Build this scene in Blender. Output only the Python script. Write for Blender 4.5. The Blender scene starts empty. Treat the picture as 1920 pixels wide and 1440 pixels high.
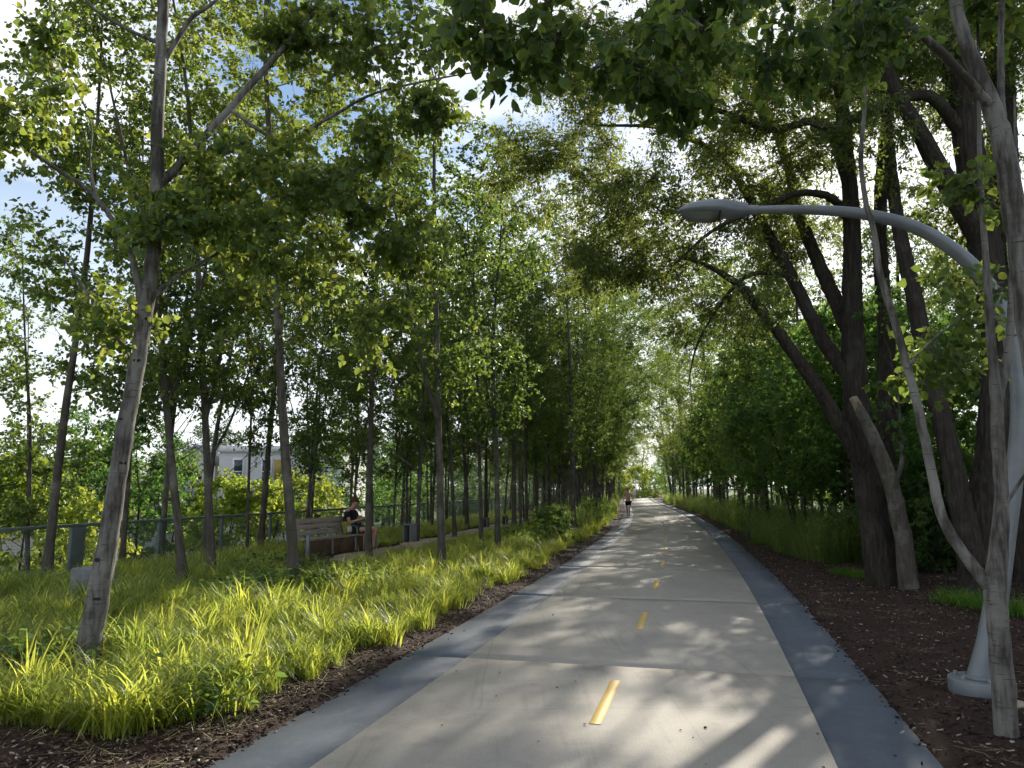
import bpy, math, random
import numpy as np
from mathutils import Vector, Matrix

R = math.radians
sc = bpy.context.scene
COL = sc.collection

# ------------------------------------------------------------------ camera, sky, sun, exposure
CAM_H, F, PITCH = 1.65, 1440.0, math.atan(195 / 1440)
cd = bpy.data.cameras.new('camera'); cam = bpy.data.objects.new('camera', cd); COL.objects.link(cam)
cd.sensor_width = 36.0; cd.lens = 27.0; cd.clip_start = 0.05; cd.clip_end = 6000
cam.location = (0, 0, CAM_H); cam.rotation_euler = (math.pi / 2 + PITCH, 0, 0)
sc.camera = cam

SUN_AZ, SUN_EL = R(24.4), R(24.3)          # azimuth measured from +Y towards +X
world = bpy.data.worlds.new('World'); sc.world = world; world.use_nodes = True
wn = world.node_tree.nodes; wl = world.node_tree.links
for n in list(wn): wn.remove(n)
w_out = wn.new('ShaderNodeOutputWorld'); w_bg = wn.new('ShaderNodeBackground')
w_sky = wn.new('ShaderNodeTexSky'); w_sky.sky_type = 'NISHITA'; w_sky.sun_disc = False
w_sky.sun_elevation = SUN_EL; w_sky.sun_rotation = SUN_AZ
w_sky.air_density = 1.0; w_sky.dust_density = 0.35; w_sky.ozone_density = 1.3
w_tc = wn.new('ShaderNodeTexCoord'); w_mp = wn.new('ShaderNodeMapping'); w_mp.inputs['Scale'].default_value = (1, 1, 2.4)
w_mp.inputs['Location'].default_value = (1.31, 0.3, 0.3)
w_no = wn.new('ShaderNodeTexNoise'); w_no.inputs['Scale'].default_value = 2.6; w_no.inputs['Detail'].default_value = 9; w_no.inputs['Roughness'].default_value = 0.58
w_rp = wn.new('ShaderNodeValToRGB'); w_rp.color_ramp.elements[0].position = 0.44; w_rp.color_ramp.elements[1].position = 0.60
w_mx = wn.new('ShaderNodeMix'); w_mx.data_type = 'RGBA'
w_mx.inputs['B'].default_value = (8.0, 8.2, 8.6, 1)
wl.new(w_tc.outputs['Generated'], w_mp.inputs['Vector']); wl.new(w_mp.outputs['Vector'], w_no.inputs['Vector'])
w_sep = wn.new('ShaderNodeSeparateXYZ'); w_hz = wn.new('ShaderNodeMapRange'); w_add = wn.new('ShaderNodeMath'); w_add.operation = 'MAXIMUM'
w_hz.inputs['From Min'].default_value = 0.0; w_hz.inputs['From Max'].default_value = 0.42; w_hz.inputs['To Min'].default_value = 0.95; w_hz.inputs['To Max'].default_value = 0.0
wl.new(w_tc.outputs['Generated'], w_sep.inputs[0]); wl.new(w_sep.outputs['Z'], w_hz.inputs['Value'])
wl.new(w_no.outputs['Fac'], w_rp.inputs['Fac']); wl.new(w_rp.outputs['Color'], w_add.inputs[0]); wl.new(w_hz.outputs['Result'], w_add.inputs[1]); wl.new(w_add.outputs[0], w_mx.inputs['Factor'])
wl.new(w_sky.outputs['Color'], w_mx.inputs['A']); wl.new(w_mx.outputs['Result'], w_bg.inputs['Color'])
wl.new(w_bg.outputs['Background'], w_out.inputs['Surface'])
w_bg.inputs['Strength'].default_value = 0.105

sl = bpy.data.lights.new('sun', 'SUN'); sun = bpy.data.objects.new('sun', sl); COL.objects.link(sun)
sl.energy = 5.0; sl.angle = R(0.55); sl.color = (1.0, 0.93, 0.80)
sdir = Vector((math.sin(SUN_AZ) * math.cos(SUN_EL), math.cos(SUN_AZ) * math.cos(SUN_EL), math.sin(SUN_EL)))
sun.rotation_euler = sdir.to_track_quat('Z', 'Y').to_euler(); sun.location = (20, 40, 30)

sc.view_settings.view_transform = 'Standard'; sc.view_settings.look = 'None'
sc.view_settings.exposure = 0.68; sc.view_settings.gamma = 1.0; sc.view_settings.use_curve_mapping = False
cy = sc.cycles
cy.max_bounces = 6; cy.diffuse_bounces = 4; cy.glossy_bounces = 2; cy.transmission_bounces = 4; cy.transparent_max_bounces = 4
cy.caustics_reflective = False; cy.caustics_refractive = False
cy.sample_clamp_indirect = 6.0
cy.use_denoising = True
cy.use_adaptive_sampling = True; cy.adaptive_threshold = 0.05
sc.render.use_persistent_data = False

# ------------------------------------------------------------------ helpers
rng0 = np.random.default_rng(7)
cP, sP = math.cos(PITCH), math.sin(PITCH)

def ray(px, py):
    u = (px - 960) / F; v = (720 - py) / F
    return np.array([u, cP - v * sP, sP + v * cP])

def at(px, py, Y):                     # a point of the place at distance Y along the view
    d = ray(px, py); p = d * (Y / d[1]); p[2] += CAM_H
    return p

def gp(px, py, z=0.0):                 # a point on the ground
    d = ray(px, py); t = (z - CAM_H) / d[2]
    return d * t + np.array([0, 0, CAM_H])

class MB:
    def __init__(s): s.v = []; s.l = []; s.n = []; s.m = []; s.o = 0
    def add(s, v, f, mi=0):
        v = np.asarray(v, float).reshape(-1, 3); f = np.asarray(f, np.int64)
        if len(f) == 0: return s
        s.v.append(v); s.l.append((f + s.o).ravel()); s.n.append(np.full(len(f), f.shape[1])); s.m.append(np.full(len(f), mi)); s.o += len(v)
        return s
    def mesh(s, name, mats, smooth=False):
        me = bpy.data.meshes.new(name)
        v = np.concatenate(s.v); l = np.concatenate(s.l); n = np.concatenate(s.n); m = np.concatenate(s.m)
        me.vertices.add(len(v)); me.vertices.foreach_set('co', v.astype(np.float32).ravel())
        me.loops.add(len(l)); me.loops.foreach_set('vertex_index', l.astype(np.int32))
        me.polygons.add(len(n)); st = np.zeros(len(n), np.int32); st[1:] = np.cumsum(n)[:-1]
        me.polygons.foreach_set('loop_start', st)
        for q in (mats if isinstance(mats, (list, tuple)) else [mats]): me.materials.append(q)
        me.polygons.foreach_set('material_index', m.astype(np.int32))
        if smooth: me.polygons.foreach_set('use_smooth', np.ones(len(n), bool))
        me.update(calc_edges=True)
        return me
    def build(s, name, mats, parent=None, smooth=False):
        return link(name, s.mesh(name, mats, smooth), parent)

def link(name, data, parent=None):
    o = bpy.data.objects.new(name, data); COL.objects.link(o)
    if parent is not None: o.parent = parent
    return o

def empty(name, loc=(0, 0, 0), rz=0.0, scale=1.0):
    o = bpy.data.objects.new(name, None); COL.objects.link(o)
    o.location = loc; o.rotation_euler = (0, 0, rz); o.scale = (scale,) * 3; o.empty_display_size = 0.1
    return o

def tag(o, label=None, cat=None, group=None, kind=None):
    if label: o['label'] = label
    if cat: o['category'] = cat
    if group: o['group'] = group
    if kind: o['kind'] = kind
    return o

def copy_tree(root, loc, rz=0.0, scale=1.0, label=None, group=None):
    c = root.copy(); COL.objects.link(c); c.location = loc; c.rotation_euler = (0, 0, rz); c.scale = (scale,) * 3
    if label: c['label'] = label
    if group: c['group'] = group
    for ch in root.children:
        k = ch.copy(); COL.objects.link(k); k.parent = c
        for g in ch.children:
            d = g.copy(); COL.objects.link(d); d.parent = k
    return c

def nrm(a):
    a = np.asarray(a, float); return a / np.maximum(np.linalg.norm(a, axis=-1, keepdims=True), 1e-9)

def spline(pts, n, extra=None):
    """Catmull-Rom through pts, n samples; extra = values interpolated alongside."""
    P = np.asarray(pts, float); k = len(P)
    if k == 2:
        t = np.linspace(0, 1, n)[:, None]; out = P[0] * (1 - t) + P[1] * t
    else:
        Q = np.vstack([2 * P[0] - P[1], P, 2 * P[-1] - P[-2]])
        u = np.linspace(0, k - 1 - 1e-6, n); i = u.astype(int); t = (u - i)[:, None]
        a, b, c, d = Q[i], Q[i + 1], Q[i + 2], Q[i + 3]
        out = 0.5 * (2 * b + (c - a) * t + (2 * a - 5 * b + 4 * c - d) * t ** 2 + (3 * b - a - 3 * c + d) * t ** 3)
    if extra is None: return out
    return out, np.interp(np.linspace(0, k - 1, n), np.arange(k), extra)

def tube(mb, pts, rad, sides=8, mi=0, rough=0.0, rng=None, cap=True, ridge=0.0):
    P = np.asarray(pts, float); n = len(P); rad = np.broadcast_to(np.asarray(rad, float), (n,))
    T = nrm(np.gradient(P, axis=0))
    ref = np.array([1, 0, 0]) if abs(T[0][0]) < 0.9 else np.array([0, 1, 0])
    a = nrm(ref - T[0] * ref.dot(T[0])); A = np.empty((n, 3))
    for i in range(n):
        a = a - T[i] * a.dot(T[i]); a = a / max(np.linalg.norm(a), 1e-9); A[i] = a
    B = np.cross(T, A); th = np.linspace(0, 2 * math.pi, sides, endpoint=False)
    rr = rad[:, None] * np.ones((1, sides))
    if rough and rng is not None:
        w = rng.normal(0, 1, (n, sides)); w = (w + np.roll(w, 1, 1) + np.roll(w, 1, 0)) / 2
        rr = rr * (1 + rough * w)
    if ridge:
        ph = np.cumsum(rng.normal(0, .18, n))[:, None]; nb = 11
        rr = rr * (1 + ridge * (np.abs(np.sin(nb * th[None] / 2 + ph + .5 * np.sin(3 * th[None] + 2 * ph))) - .6) + ridge * .5 * rng.normal(0, 1, (n, sides)) * .5)
    V = P[:, None] + rr[..., None] * (np.cos(th)[None, :, None] * A[:, None] + np.sin(th)[None, :, None] * B[:, None])
    i = np.arange(n - 1)[:, None] * sides; j = np.arange(sides)[None]; k = (j + 1) % sides
    f = np.stack([i + j, i + k, i + sides + k, i + sides + j], -1).reshape(-1, 4)
    mb.add(V.reshape(-1, 3), f, mi)
    if cap:
        mb.add(V[-1], np.arange(sides)[None], mi); mb.add(V[0], np.arange(sides)[None, ::-1], mi)

def batch_twigs(mb, A, M, B, r0, r1, mi=0):
    """many three-sided twigs A-M-B at once"""
    if len(A) == 0: return
    d = nrm(B - A); ref = np.where(np.abs(d[:, 2:3]) < 0.9, [[0, 0, 1.0]], [[1.0, 0, 0]])
    x = nrm(np.cross(d, ref)); y = np.cross(d, x); th = np.array([0, 2.094, 4.189])
    ring = np.cos(th)[None, :, None] * x[:, None] + np.sin(th)[None, :, None] * y[:, None]
    rm = (r0 + r1) / 2
    V = np.concatenate([A[:, None] + ring * np.reshape(r0, (-1, 1, 1)), M[:, None] + ring * np.reshape(rm, (-1, 1, 1)), B[:, None] + ring * np.reshape(r1, (-1, 1, 1))], 1)
    f = np.array([[0, 1, 4, 3], [1, 2, 5, 4], [2, 0, 3, 5], [3, 4, 7, 6], [4, 5, 8, 7], [5, 3, 6, 8]])
    k = len(A); mb.add(V.reshape(-1, 3), (f[None] + 9 * np.arange(k)[:, None, None]).reshape(-1, 4), mi)

def box(mb, c, s, rz=0.0, mi=0, tilt=None):
    c = np.asarray(c, float); h = np.asarray(s, float) / 2
    v = np.array([[x, y, z] for z in (-1, 1) for y in (-1, 1) for x in (-1, 1)], float) * h
    if tilt is not None: v = v @ np.array(tilt).T
    ca, sa = math.cos(rz), math.sin(rz)
    v = v @ np.array([[ca, -sa, 0], [sa, ca, 0], [0, 0, 1]]).T + c
    mb.add(v, [[0, 2, 3, 1], [4, 5, 7, 6], [0, 1, 5, 4], [2, 6, 7, 3], [0, 4, 6, 2], [1, 3, 7, 5]], mi)
    return mb

def bevel(o, w=0.006, seg=2):
    m = o.modifiers.new('bevel', 'BEVEL'); m.width = w; m.segments = seg; m.limit_method = 'ANGLE'; return o

def lathe(mb, prof, c=(0, 0, 0), sides=24, mi=0):
    prof = np.asarray(prof, float); n = len(prof); th = np.linspace(0, 2 * math.pi, sides, endpoint=False)
    V = np.stack([prof[:, 0:1] * np.cos(th), prof[:, 0:1] * np.sin(th), np.repeat(prof[:, 1:2], sides, 1)], -1) + np.asarray(c)
    i = np.arange(n - 1)[:, None] * sides; j = np.arange(sides)[None]; k = (j + 1) % sides
    mb.add(V.reshape(-1, 3), np.stack([i + j, i + k, i + sides + k, i + sides + j], -1).reshape(-1, 4), mi)

# leaf outlines: (across, along, lift)
LEAF_ROUND = np.array([[0, 0, 0], [.28, .06, .05], [.45, .34, .10], [.33, .70, .04], [0, 1.0, -.16], [-.33, .70, .06], [-.47, .36, .08], [-.29, .08, .06]])
LEAF_ROUND_F = np.array([[0, 1, 2, 3, 4], [0, 4, 5, 6, 7]])
LEAF_OVAL = np.array([[0, 0, 0], [.25, .45, .03], [0, 1.0, -.05], [-.25, .45, .03]])
LEAF_OVAL_F = np.array([[0, 1, 2], [0, 2, 3]])
LEAF_DIA = np.array([[0, 0, 0], [.42, .42, .06], [0, 1.0, -.10], [-.42, .46, .06]])
LEAF_LOBED = np.array([[0, 0, 0], [.30, .02, .0], [.50, .34, .04], [.26, .48, .03], [.30, .78, .0], [0, 1.0, -.08], [-.30, .78, 0], [-.26, .48, .03], [-.50, .34, .04], [-.30, .02, 0]])
LEAF_LOBED_F = np.array([[0, 1, 2, 3, 4, 5], [0, 5, 6, 7, 8, 9]])

def leaves(mb, P, D, Nn, S, tmpl, tf, mi=0):
    D = nrm(D); X = nrm(np.cross(D, Nn)); Nn = np.cross(X, D); S = np.asarray(S).reshape(-1, 1, 1)
    V = P[:, None] + S * (tmpl[None, :, 0:1] * (.88 + .22 * np.sin(P[:, :1] * 917 + P[:, 2:] * 631))[:, :, None] * X[:, None] + tmpl[None, :, 1:2] * D[:, None] + tmpl[None, :, 2:3] * Nn[:, None])
    k, t = len(P), len(tmpl)
    mb.add(V.reshape(-1, 3), (tf[None] + t * np.arange(k)[:, None, None]).reshape(-1, tf.shape[1]), mi)

# ------------------------------------------------------------------ materials
class NT:
    def __init__(s, name):
        s.m = bpy.data.materials.new(name); s.m.use_nodes = True; s.t = s.m.node_tree
        s.p = s.t.nodes['Principled BSDF']; s.o = s.t.nodes['Material Output']
    def n(s, ty, **kw):
        q = s.t.nodes.new(ty)
        for k, v in kw.items():
            if k in q.inputs.keys():
                if hasattr(v, 'is_output'): s.t.links.new(v, q.inputs[k])
                else: q.inputs[k].default_value = v
            else: setattr(q, k, v)
        return q
    def l(s, a, b): s.t.links.new(a, b)
    def coord(s, kind='Object', scale=(1, 1, 1)):
        c = s.n('ShaderNodeTexCoord'); m = s.n('ShaderNodeMapping', Scale=scale); s.l(c.outputs[kind], m.inputs['Vector']); return m.outputs['Vector']
    def noise(s, vec, scale, detail=5, rough=.55):
        q = s.n('ShaderNodeTexNoise', Scale=scale, Detail=detail, Roughness=rough); s.l(vec, q.inputs['Vector']); return q.outputs['Fac']
    def ramp(s, fac, stops):
        q = s.n('ShaderNodeValToRGB'); e = q.color_ramp.elements
        while len(e) < len(stops): e.new(0.5)
        for i, (p, c) in enumerate(stops):
            e[i].position = p; e[i].color = (*c, 1) if len(c) == 3 else c
        s.l(fac, q.inputs['Fac']); return q.outputs['Color']
    def mix(s, a, b, fac, mode='MIX'):
        q = s.n('ShaderNodeMix', data_type='RGBA', blend_type=mode)
        for key, val in (('A', a), ('B', b), ('Factor', fac)):
            sock = [i for i in q.inputs if i.name == key and i.enabled and (i.type == 'RGBA' or key == 'Factor')][0]
            if hasattr(val, 'is_output'): s.l(val, sock)
            elif key == 'Factor': sock.default_value = val
            else: sock.default_value = (*val, 1)
        return [o for o in q.outputs if o.type == 'RGBA'][0]
    def bump(s, h, dist=.01, strength=.6):
        q = s.n('ShaderNodeBump', Distance=dist, Strength=strength); s.l(h, q.inputs['Height']); s.l(q.outputs['Normal'], s.p.inputs['Normal'])
    def base(s, c, rough=.8, spec=.3):
        if hasattr(c, 'is_output'): s.l(c, s.p.inputs['Base Color'])
        else: s.p.inputs['Base Color'].default_value = (*c, 1)
        if hasattr(rough, 'is_output'): s.l(rough, s.p.inputs['Roughness'])
        else: s.p.inputs['Roughness'].default_value = rough
        s.p.inputs['Specular IOR Level'].default_value = spec
        return s

def leaf_mat(name, dark, light, trans, tf=.45, rough=.45, spec=.2, dry=None, hue=(.53, .492)):
    q = NT(name); g = q.n('ShaderNodeNewGeometry'); oi = q.n('ShaderNodeObjectInfo')
    c = q.ramp(g.outputs['Random Per Island'], [(0, dark), (.75, light), (.93, [x * 1.25 for x in light]), (.96, dry or [x * 1.3 for x in light])])
    hs = q.n('ShaderNodeHueSaturation', Color=c); mr = q.n('ShaderNodeMapRange'); q.l(oi.outputs['Random'], mr.inputs['Value'])
    mr.inputs['To Min'].default_value = .75; mr.inputs['To Max'].default_value = 1.2; q.l(mr.outputs['Result'], hs.inputs['Value'])
    mh = q.n('ShaderNodeMapRange'); q.l(oi.outputs['Random'], mh.inputs['Value']); mh.inputs['To Min'].default_value = hue[0]; mh.inputs['To Max'].default_value = hue[1]; q.l(mh.outputs['Result'], hs.inputs['Hue'])
    q.base(hs.outputs['Color'], rough, spec)
    tc = q.ramp(g.outputs['Random Per Island'], [(0, [x * .7 for x in trans]), (.8, trans), (1, [min(1, trans[0] * 1.5), trans[1] * 1.2, trans[2]])])
    th_ = q.n('ShaderNodeHueSaturation', Color=tc); q.l(mh.outputs['Result'], th_.inputs['Hue']); q.l(mr.outputs['Result'], th_.inputs['Value'])
    tr = q.n('ShaderNodeBsdfTranslucent', Color=th_.outputs['Color']); ms = q.n('ShaderNodeMixShader', Fac=tf)
    q.l(q.p.outputs['BSDF'], ms.inputs[1]); q.l(tr.outputs['BSDF'], ms.inputs[2]); q.l(ms.outputs['Shader'], q.o.inputs['Surface'])
    return q.m

M = {}
M['aspen_leaf'] = leaf_mat('aspen leaf', (.018, .042, .016), (.055, .095, .028), (.41, .52, .08), .40)
M['locust_leaf'] = leaf_mat('fine leaf', (.020, .040, .014), (.058, .085, .024), (.38, .45, .08), .40)
M['maple_leaf'] = leaf_mat('maple leaf', (.028, .062, .018), (.075, .12, .03), (.33, .52, .09), .45)
M['shrub_leaf'] = leaf_mat('shrub leaf', (.025, .060, .022), (.06, .11, .032), (.27, .40, .07), .4)
M['lime_leaf'] = leaf_mat('lime leaf', (.12, .19, .03), (.20, .28, .04), (.55, .62, .08), .45)
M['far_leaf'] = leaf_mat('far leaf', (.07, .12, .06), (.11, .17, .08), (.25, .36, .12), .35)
M['grass'] = leaf_mat('sedge blade', (.035, .072, .016), (.12, .16, .04), (.70, .79, .115), .55, .42, .3, (.20, .17, .085), (.517, .484))
M['tall_grass'] = leaf_mat('tall grass', (.07, .13, .03), (.16, .20, .06), (.40, .48, .12), .45)
M['moss_grass'] = leaf_mat('fine fescue', (.06, .13, .015), (.11, .20, .03), (.30, .48, .05), .45)
M['straw'] = leaf_mat('straw', (.25, .20, .11), (.42, .35, .20), (.4, .34, .2), .2, .7)

def bark_pale():
    q = NT('pale aspen bark'); v = q.coord('Object', (1, 1, 1)); vh = q.coord('Object', (3.0, 3.0, 34)); vv = q.coord('Object', (22, 22, 3.5))
    a = q.noise(v, 3.0, 6, .6); c = q.ramp(a, [(.25, (.135, .127, .112)), (.75, (.25, .238, .212))])
    le = q.noise(vh, 2.2, 4, .6); lm = q.ramp(le, [(.60, (0, 0, 0)), (.68, (1, 1, 1))])
    c = q.mix(c, (.07, .06, .05), lm)
    fu = q.noise(vv, 1.0, 5, .6); pa = q.noise(v, 1.7, 4, .6)
    fm = q.ramp(q.mix(fu, pa, .55), [(.45, (0, 0, 0)), (.57, (1, 1, 1))])
    c = q.mix(c, (.055, .048, .040), fm)
    q.base(c, .78, .25); q.bump(q.mix(q.mix(fu, le, .35), fm, .3), .012, .8); return q.m
def bark_dark():
    q = NT('dark furrowed bark'); v = q.coord('Object'); vv = q.coord('Object', (24, 24, 3.0))
    fu = q.noise(vv, 1.0, 7, .65); a = q.noise(v, 2.0, 5)
    c = q.ramp(fu, [(.3, (.022, .018, .015)), (.55, (.055, .046, .038)), (.8, (.110, .094, .077))])
    c = q.mix(c, (.10, .105, .075), q.ramp(a, [(.55, (0, 0, 0)), (.75, (.6, .6, .6))]))
    q.base(c, .9, .2); q.bump(fu, .06, 1.0); return q.m
def bark_mid():
    q = NT('grey brown bark'); v = q.coord('Object'); vv = q.coord('Object', (20, 20, 4)); vh = q.coord('Object', (4, 4, 40))
    fu = q.noise(vv, 1.0, 6, .6); a = q.noise(v, 2.4, 5); le = q.noise(vh, 1.6, 4)
    c = q.ramp(fu, [(.3, (.048, .041, .033)), (.7, (.125, .110, .090))])
    c = q.mix(c, (.20, .187, .162), q.ramp(a, [(.50, (0, 0, 0)), (.65, (.8, .8, .8))]))
    c = q.mix(c, (.05, .042, .035), q.ramp(le, [(.62, (0, 0, 0)), (.70, (1, 1, 1))]))
    q.base(c, .85, .2); q.bump(fu, .010, .8); return q.m
M['bark_pale'] = bark_pale(); M['bark_dark'] = bark_dark(); M['bark_mid'] = bark_mid()
def cutwood():
    q = NT('sawn wood'); v = q.coord('Object', (6, 6, 2)); c = q.ramp(q.noise(v, 4, 5), [(.3, (.20, .15, .10)), (.7, (.34, .27, .19))]); q.base(c, .8); return q.m
M['cut_wood'] = cutwood()
def knot():
    q = NT('branch scar'); v = q.coord('Object'); q.base(q.ramp(q.noise(v, 30, 5), [(.3, (.012, .011, .010)), (.8, (.05, .043, .037))]), .9); q.bump(q.noise(v, 40), .01); return q.m
M['knot'] = knot()

def concrete():
    q = NT('broom finished concrete'); v = q.coord('Object')
    big = q.noise(v, .55, 6, .6); mid = q.noise(v, 5, 6, .65); fine = q.noise(v, 95, 4, .75)
    c = q.ramp(big, [(.3, (.345, .314, .272)), (.7, (.43, .393, .338))])
    c = q.mix(c, (.29, .262, .225), q.ramp(mid, [(.50, (0, 0, 0)), (.80, (.7, .7, .7))]))
    c = q.mix(c, (.17, .15, .13), q.ramp(q.noise(v, 2.3, 8, .75), [(.58, (0, 0, 0)), (.74, (.55, .55, .55))]))
    vs = q.coord('Object', (14, .5, 1)); c = q.mix(c, (.25, .225, .195), q.ramp(q.noise(vs, 1.0, 5, .6), [(.56, (0, 0, 0)), (.72, (.45, .45, .45))]))
    c = q.mix(c, q.ramp(fine, [(.3, (.45, .45, .45)), (.7, (1.35, 1.35, 1.35))]), .6, 'MULTIPLY')
    vo = q.n('ShaderNodeTexVoronoi', Scale=7.0); q.l(v, vo.inputs['Vector'])
    c = q.mix(c, (.07, .06, .05), q.ramp(vo.outputs['Distance'], [(.018, (1, 1, 1)), (.030, (0, 0, 0))]))
    wv = q.mix(v, q.n('ShaderNodeTexNoise', Scale=1.6, Detail=6, Vector=v).outputs['Color'], .12)
    cr = q.n('ShaderNodeTexVoronoi', Scale=.32, feature='DISTANCE_TO_EDGE', Vector=wv)
    c = q.mix(c, (.13, .115, .10), q.ramp(cr.outputs['Distance'], [(.0008, (.25, .25, .25)), (.0022, (0, 0, 0))]))
    q.base(c, .82, .3); q.bump(q.mix(fine, mid, .4), .003, .5); return q.m
def rubber():
    q = NT('blue grey rubber shoulder'); v = q.coord('Object')
    big = q.noise(v, .8, 6, .6); fine = q.noise(v, 220, 3, .7); mid = q.noise(v, 6, 6, .7)
    c = q.ramp(big, [(.3, (.078, .095, .120)), (.7, (.115, .134, .164))])
    c = q.mix(c, (.17, .17, .165), q.ramp(mid, [(.50, (0, 0, 0)), (.76, (.7, .7, .7))]))
    c = q.mix(c, q.ramp(fine, [(.3, (.55, .55, .55)), (.7, (1.35, 1.35, 1.35))]), .6, 'MULTIPLY')
    q.base(c, .8, .3); q.bump(fine, .004, .6); return q.m
def paint():
    q = NT('yellow road paint'); v = q.coord('Object'); n1 = q.noise(v, 30, 6, .7); n2 = q.noise(v, 180, 3)
    c = q.ramp(n1, [(.3, (.60, .38, .085)), (.7, (.72, .49, .14))])
    c = q.mix(c, (.40, .36, .30), q.ramp(q.mix(n1, n2, .5), [(.525, (0, 0, 0)), (.63, (.9, .9, .9))]))
    q.base(c, .7, .3); return q.m
def mulch():
    q = NT('dark mulch'); v = q.coord('Object')
    a = q.noise(v, 28, 8, .75); b = q.noise(v, 1.2, 5); d = q.noise(v, 90, 4, .7)
    c = q.ramp(a, [(.3, (.016, .010, .008)), (.55, (.050, .031, .024)), (.75, (.11, .072, .055))])
    c = q.mix(c, (.085, .055, .040), q.ramp(b, [(.45, (0, 0, 0)), (.7, (.5, .5, .5))]))
    far = q.n('ShaderNodeSeparateXYZ'); q.l(v, far.inputs[0])
    c2 = q.ramp(q.noise(v, .15, 6), [(.3, (.04, .07, .02)), (.7, (.09, .13, .04))])
    m = q.n('ShaderNodeMapRange'); q.l(far.outputs['Z'], m.inputs['Value']); m.inputs['From Min'].default_value = -.9; m.inputs['From Max'].default_value = -.45
    m.inputs['To Min'].default_value = 1; m.inputs['To Max'].default_value = 0
    c = q.mix(c, c2, m.outputs['Result'])
    q.base(c, .95, .15); q.bump(q.mix(a, d, .4), .03, 1.0); return q.m
def tan_dirt():
    q = NT('tan gravel paving'); v = q.coord('Object')
    c = q.ramp(q.noise(v, 3, 7, .7), [(.3, (.30, .22, .155)), (.7, (.42, .33, .25))]); c = q.mix(c, q.ramp(q.noise(v, 120, 3), [(.3, (.6, .6, .6)), (.7, (1.3, 1.3, 1.3))]), .6, 'MULTIPLY')
    q.base(c, .9, .2); q.bump(q.noise(v, 80), .006); return q.m
def chip():
    q = NT('mulch chip'); oi = q.n('ShaderNodeObjectInfo')
    c = q.ramp(oi.outputs['Random'], [(0, (.012, .008, .007)), (.55, (.045, .028, .021)), (.80, (.10, .066, .050)), (.93, (.20, .15, .11)), (.985, (.42, .37, .30))]); q.base(c, .9, .2); return q.m
def galv():
    q = NT('silver grey painted steel'); v = q.coord('Object'); n = q.noise(v, 6, 6, .6); f = q.noise(v, 70, 4)
    c = q.ramp(n, [(.3, (.165, .182, .195)), (.7, (.215, .232, .245))]); c = q.mix(c, (.24, .24, .23), q.ramp(f, [(.62, (0, 0, 0)), (.75, (.6, .6, .6))]))
    q.base(c, .42, .5); q.p.inputs['Metallic'].default_value = .25; q.bump(f, .001, .3); return q.m
def simple(name, c, rough=.7, spec=.3, var=.15, scale=12, metal=0.0, bump=0.0):
    q = NT(name); v = q.coord('Object'); n = q.noise(v, scale, 6, .62)
    col = q.ramp(n, [(.25, [x * (1 - var) for x in c]), (.75, [x * (1 + var) for x in c])]); q.base(col, rough, spec); q.p.inputs['Metallic'].default_value = metal
    if bump: q.bump(n, bump, .6)
    return q.m
def planks():
    q = NT('weathered bench timber'); v = q.coord('Object', (30, 1.2, 30)); n = q.noise(v, 2, 7, .65); w = q.noise(q.coord('Object'), 3, 5)
    c = q.ramp(n, [(.3, (.20, .165, .135)), (.7, (.40, .345, .29))]); c = q.mix(c, (.27, .20, .15), q.ramp(w, [(.45, (0, 0, 0)), (.7, (.6, .6, .6))]))
    q.base(c, .8, .25); q.bump(n, .003); return q.m
M['concrete'] = concrete(); M['rubber'] = rubber(); M['paint'] = paint(); M['mulch'] = mulch(); M['tan'] = tan_dirt(); M['chip'] = chip(); M['galv'] = galv()
M['timber'] = planks(); M['rust'] = simple('rust brown steel plate', (.20, .125, .085), .85, .3, .35, 7, 0, .003)
M['bench_steel'] = simple('grey bench steel', (.20, .22, .23), .5, .4, .15, 20, .3)
M['fence'] = simple('blue green painted fence', (.12, .15, .15), .55, .4, .2, 9, .1)
M['wire'] = simple('fence wire', (.12, .15, .14), .5, .4, .1, 9, .2)
M['block'] = simple('grey cast concrete', (.17, .175, .175), .85, .3, .25, 9, 0, .004)
M['dark'] = simple('black plastic', (.02, .02, .022), .5, .4, .2, 9)
M['lens'] = simple('smoky lamp lens', (.11, .125, .10), .18, .6, .1, 9)
M['roof_grey'] = simple('grey shingle roof', (.26, .255, .26), .9, .2, .2, 5)
M['wall_white'] = simple('pale siding', (.58, .57, .56), .85, .25, .06, 3)
M['wall_tan'] = simple('beige siding', (.46, .42, .37), .85, .25, .08, 3)
M['trim'] = simple('white trim', (.72, .72, .71), .7, .3, .04, 5)
M['glass'] = simple('dark window glass', (.06, .075, .09), .12, .6, .2, 3)
M['ochre'] = simple('ochre panel', (.36, .27, .08), .8, .3, .1, 5)

# ------------------------------------------------------------------ path line and terrain
_dash_px = [(1132, 1313), (1205, 1166), (1231, 1095), (1241, 1057), (1248.5, 1031), (1250, 1012), (1248, 997), (1232, 963), (1202, 942)]
_pp = np.array([gp(x, y)[:2] for x, y in _dash_px])
_cf = np.polyfit(np.append(_pp[:, 1], [0, 4.5, 110]), np.append(_pp[:, 0], [-.92, .30, 18.2]), 5)
def xc(Y): return np.polyval(_cf, np.clip(Y, -8, 100)) + (np.asarray(Y) - np.clip(Y, -8, 100)) * np.polyval(np.polyder(_cf), np.clip(Y, -8, 100))
def slope(Y): return np.polyval(np.polyder(_cf), np.clip(Y, -8, 100))
def PT(s, Y, z=0.0):
    a = np.arctan(slope(Y)); return np.stack(np.broadcast_arrays(xc(Y) + s * np.cos(a), Y - s * np.sin(a), z), -1).astype(float)
def soff(x, y): return (x - xc(y)) * np.cos(np.arctan(slope(y)))
HALF, EDGE = 1.524, 2.135

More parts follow.
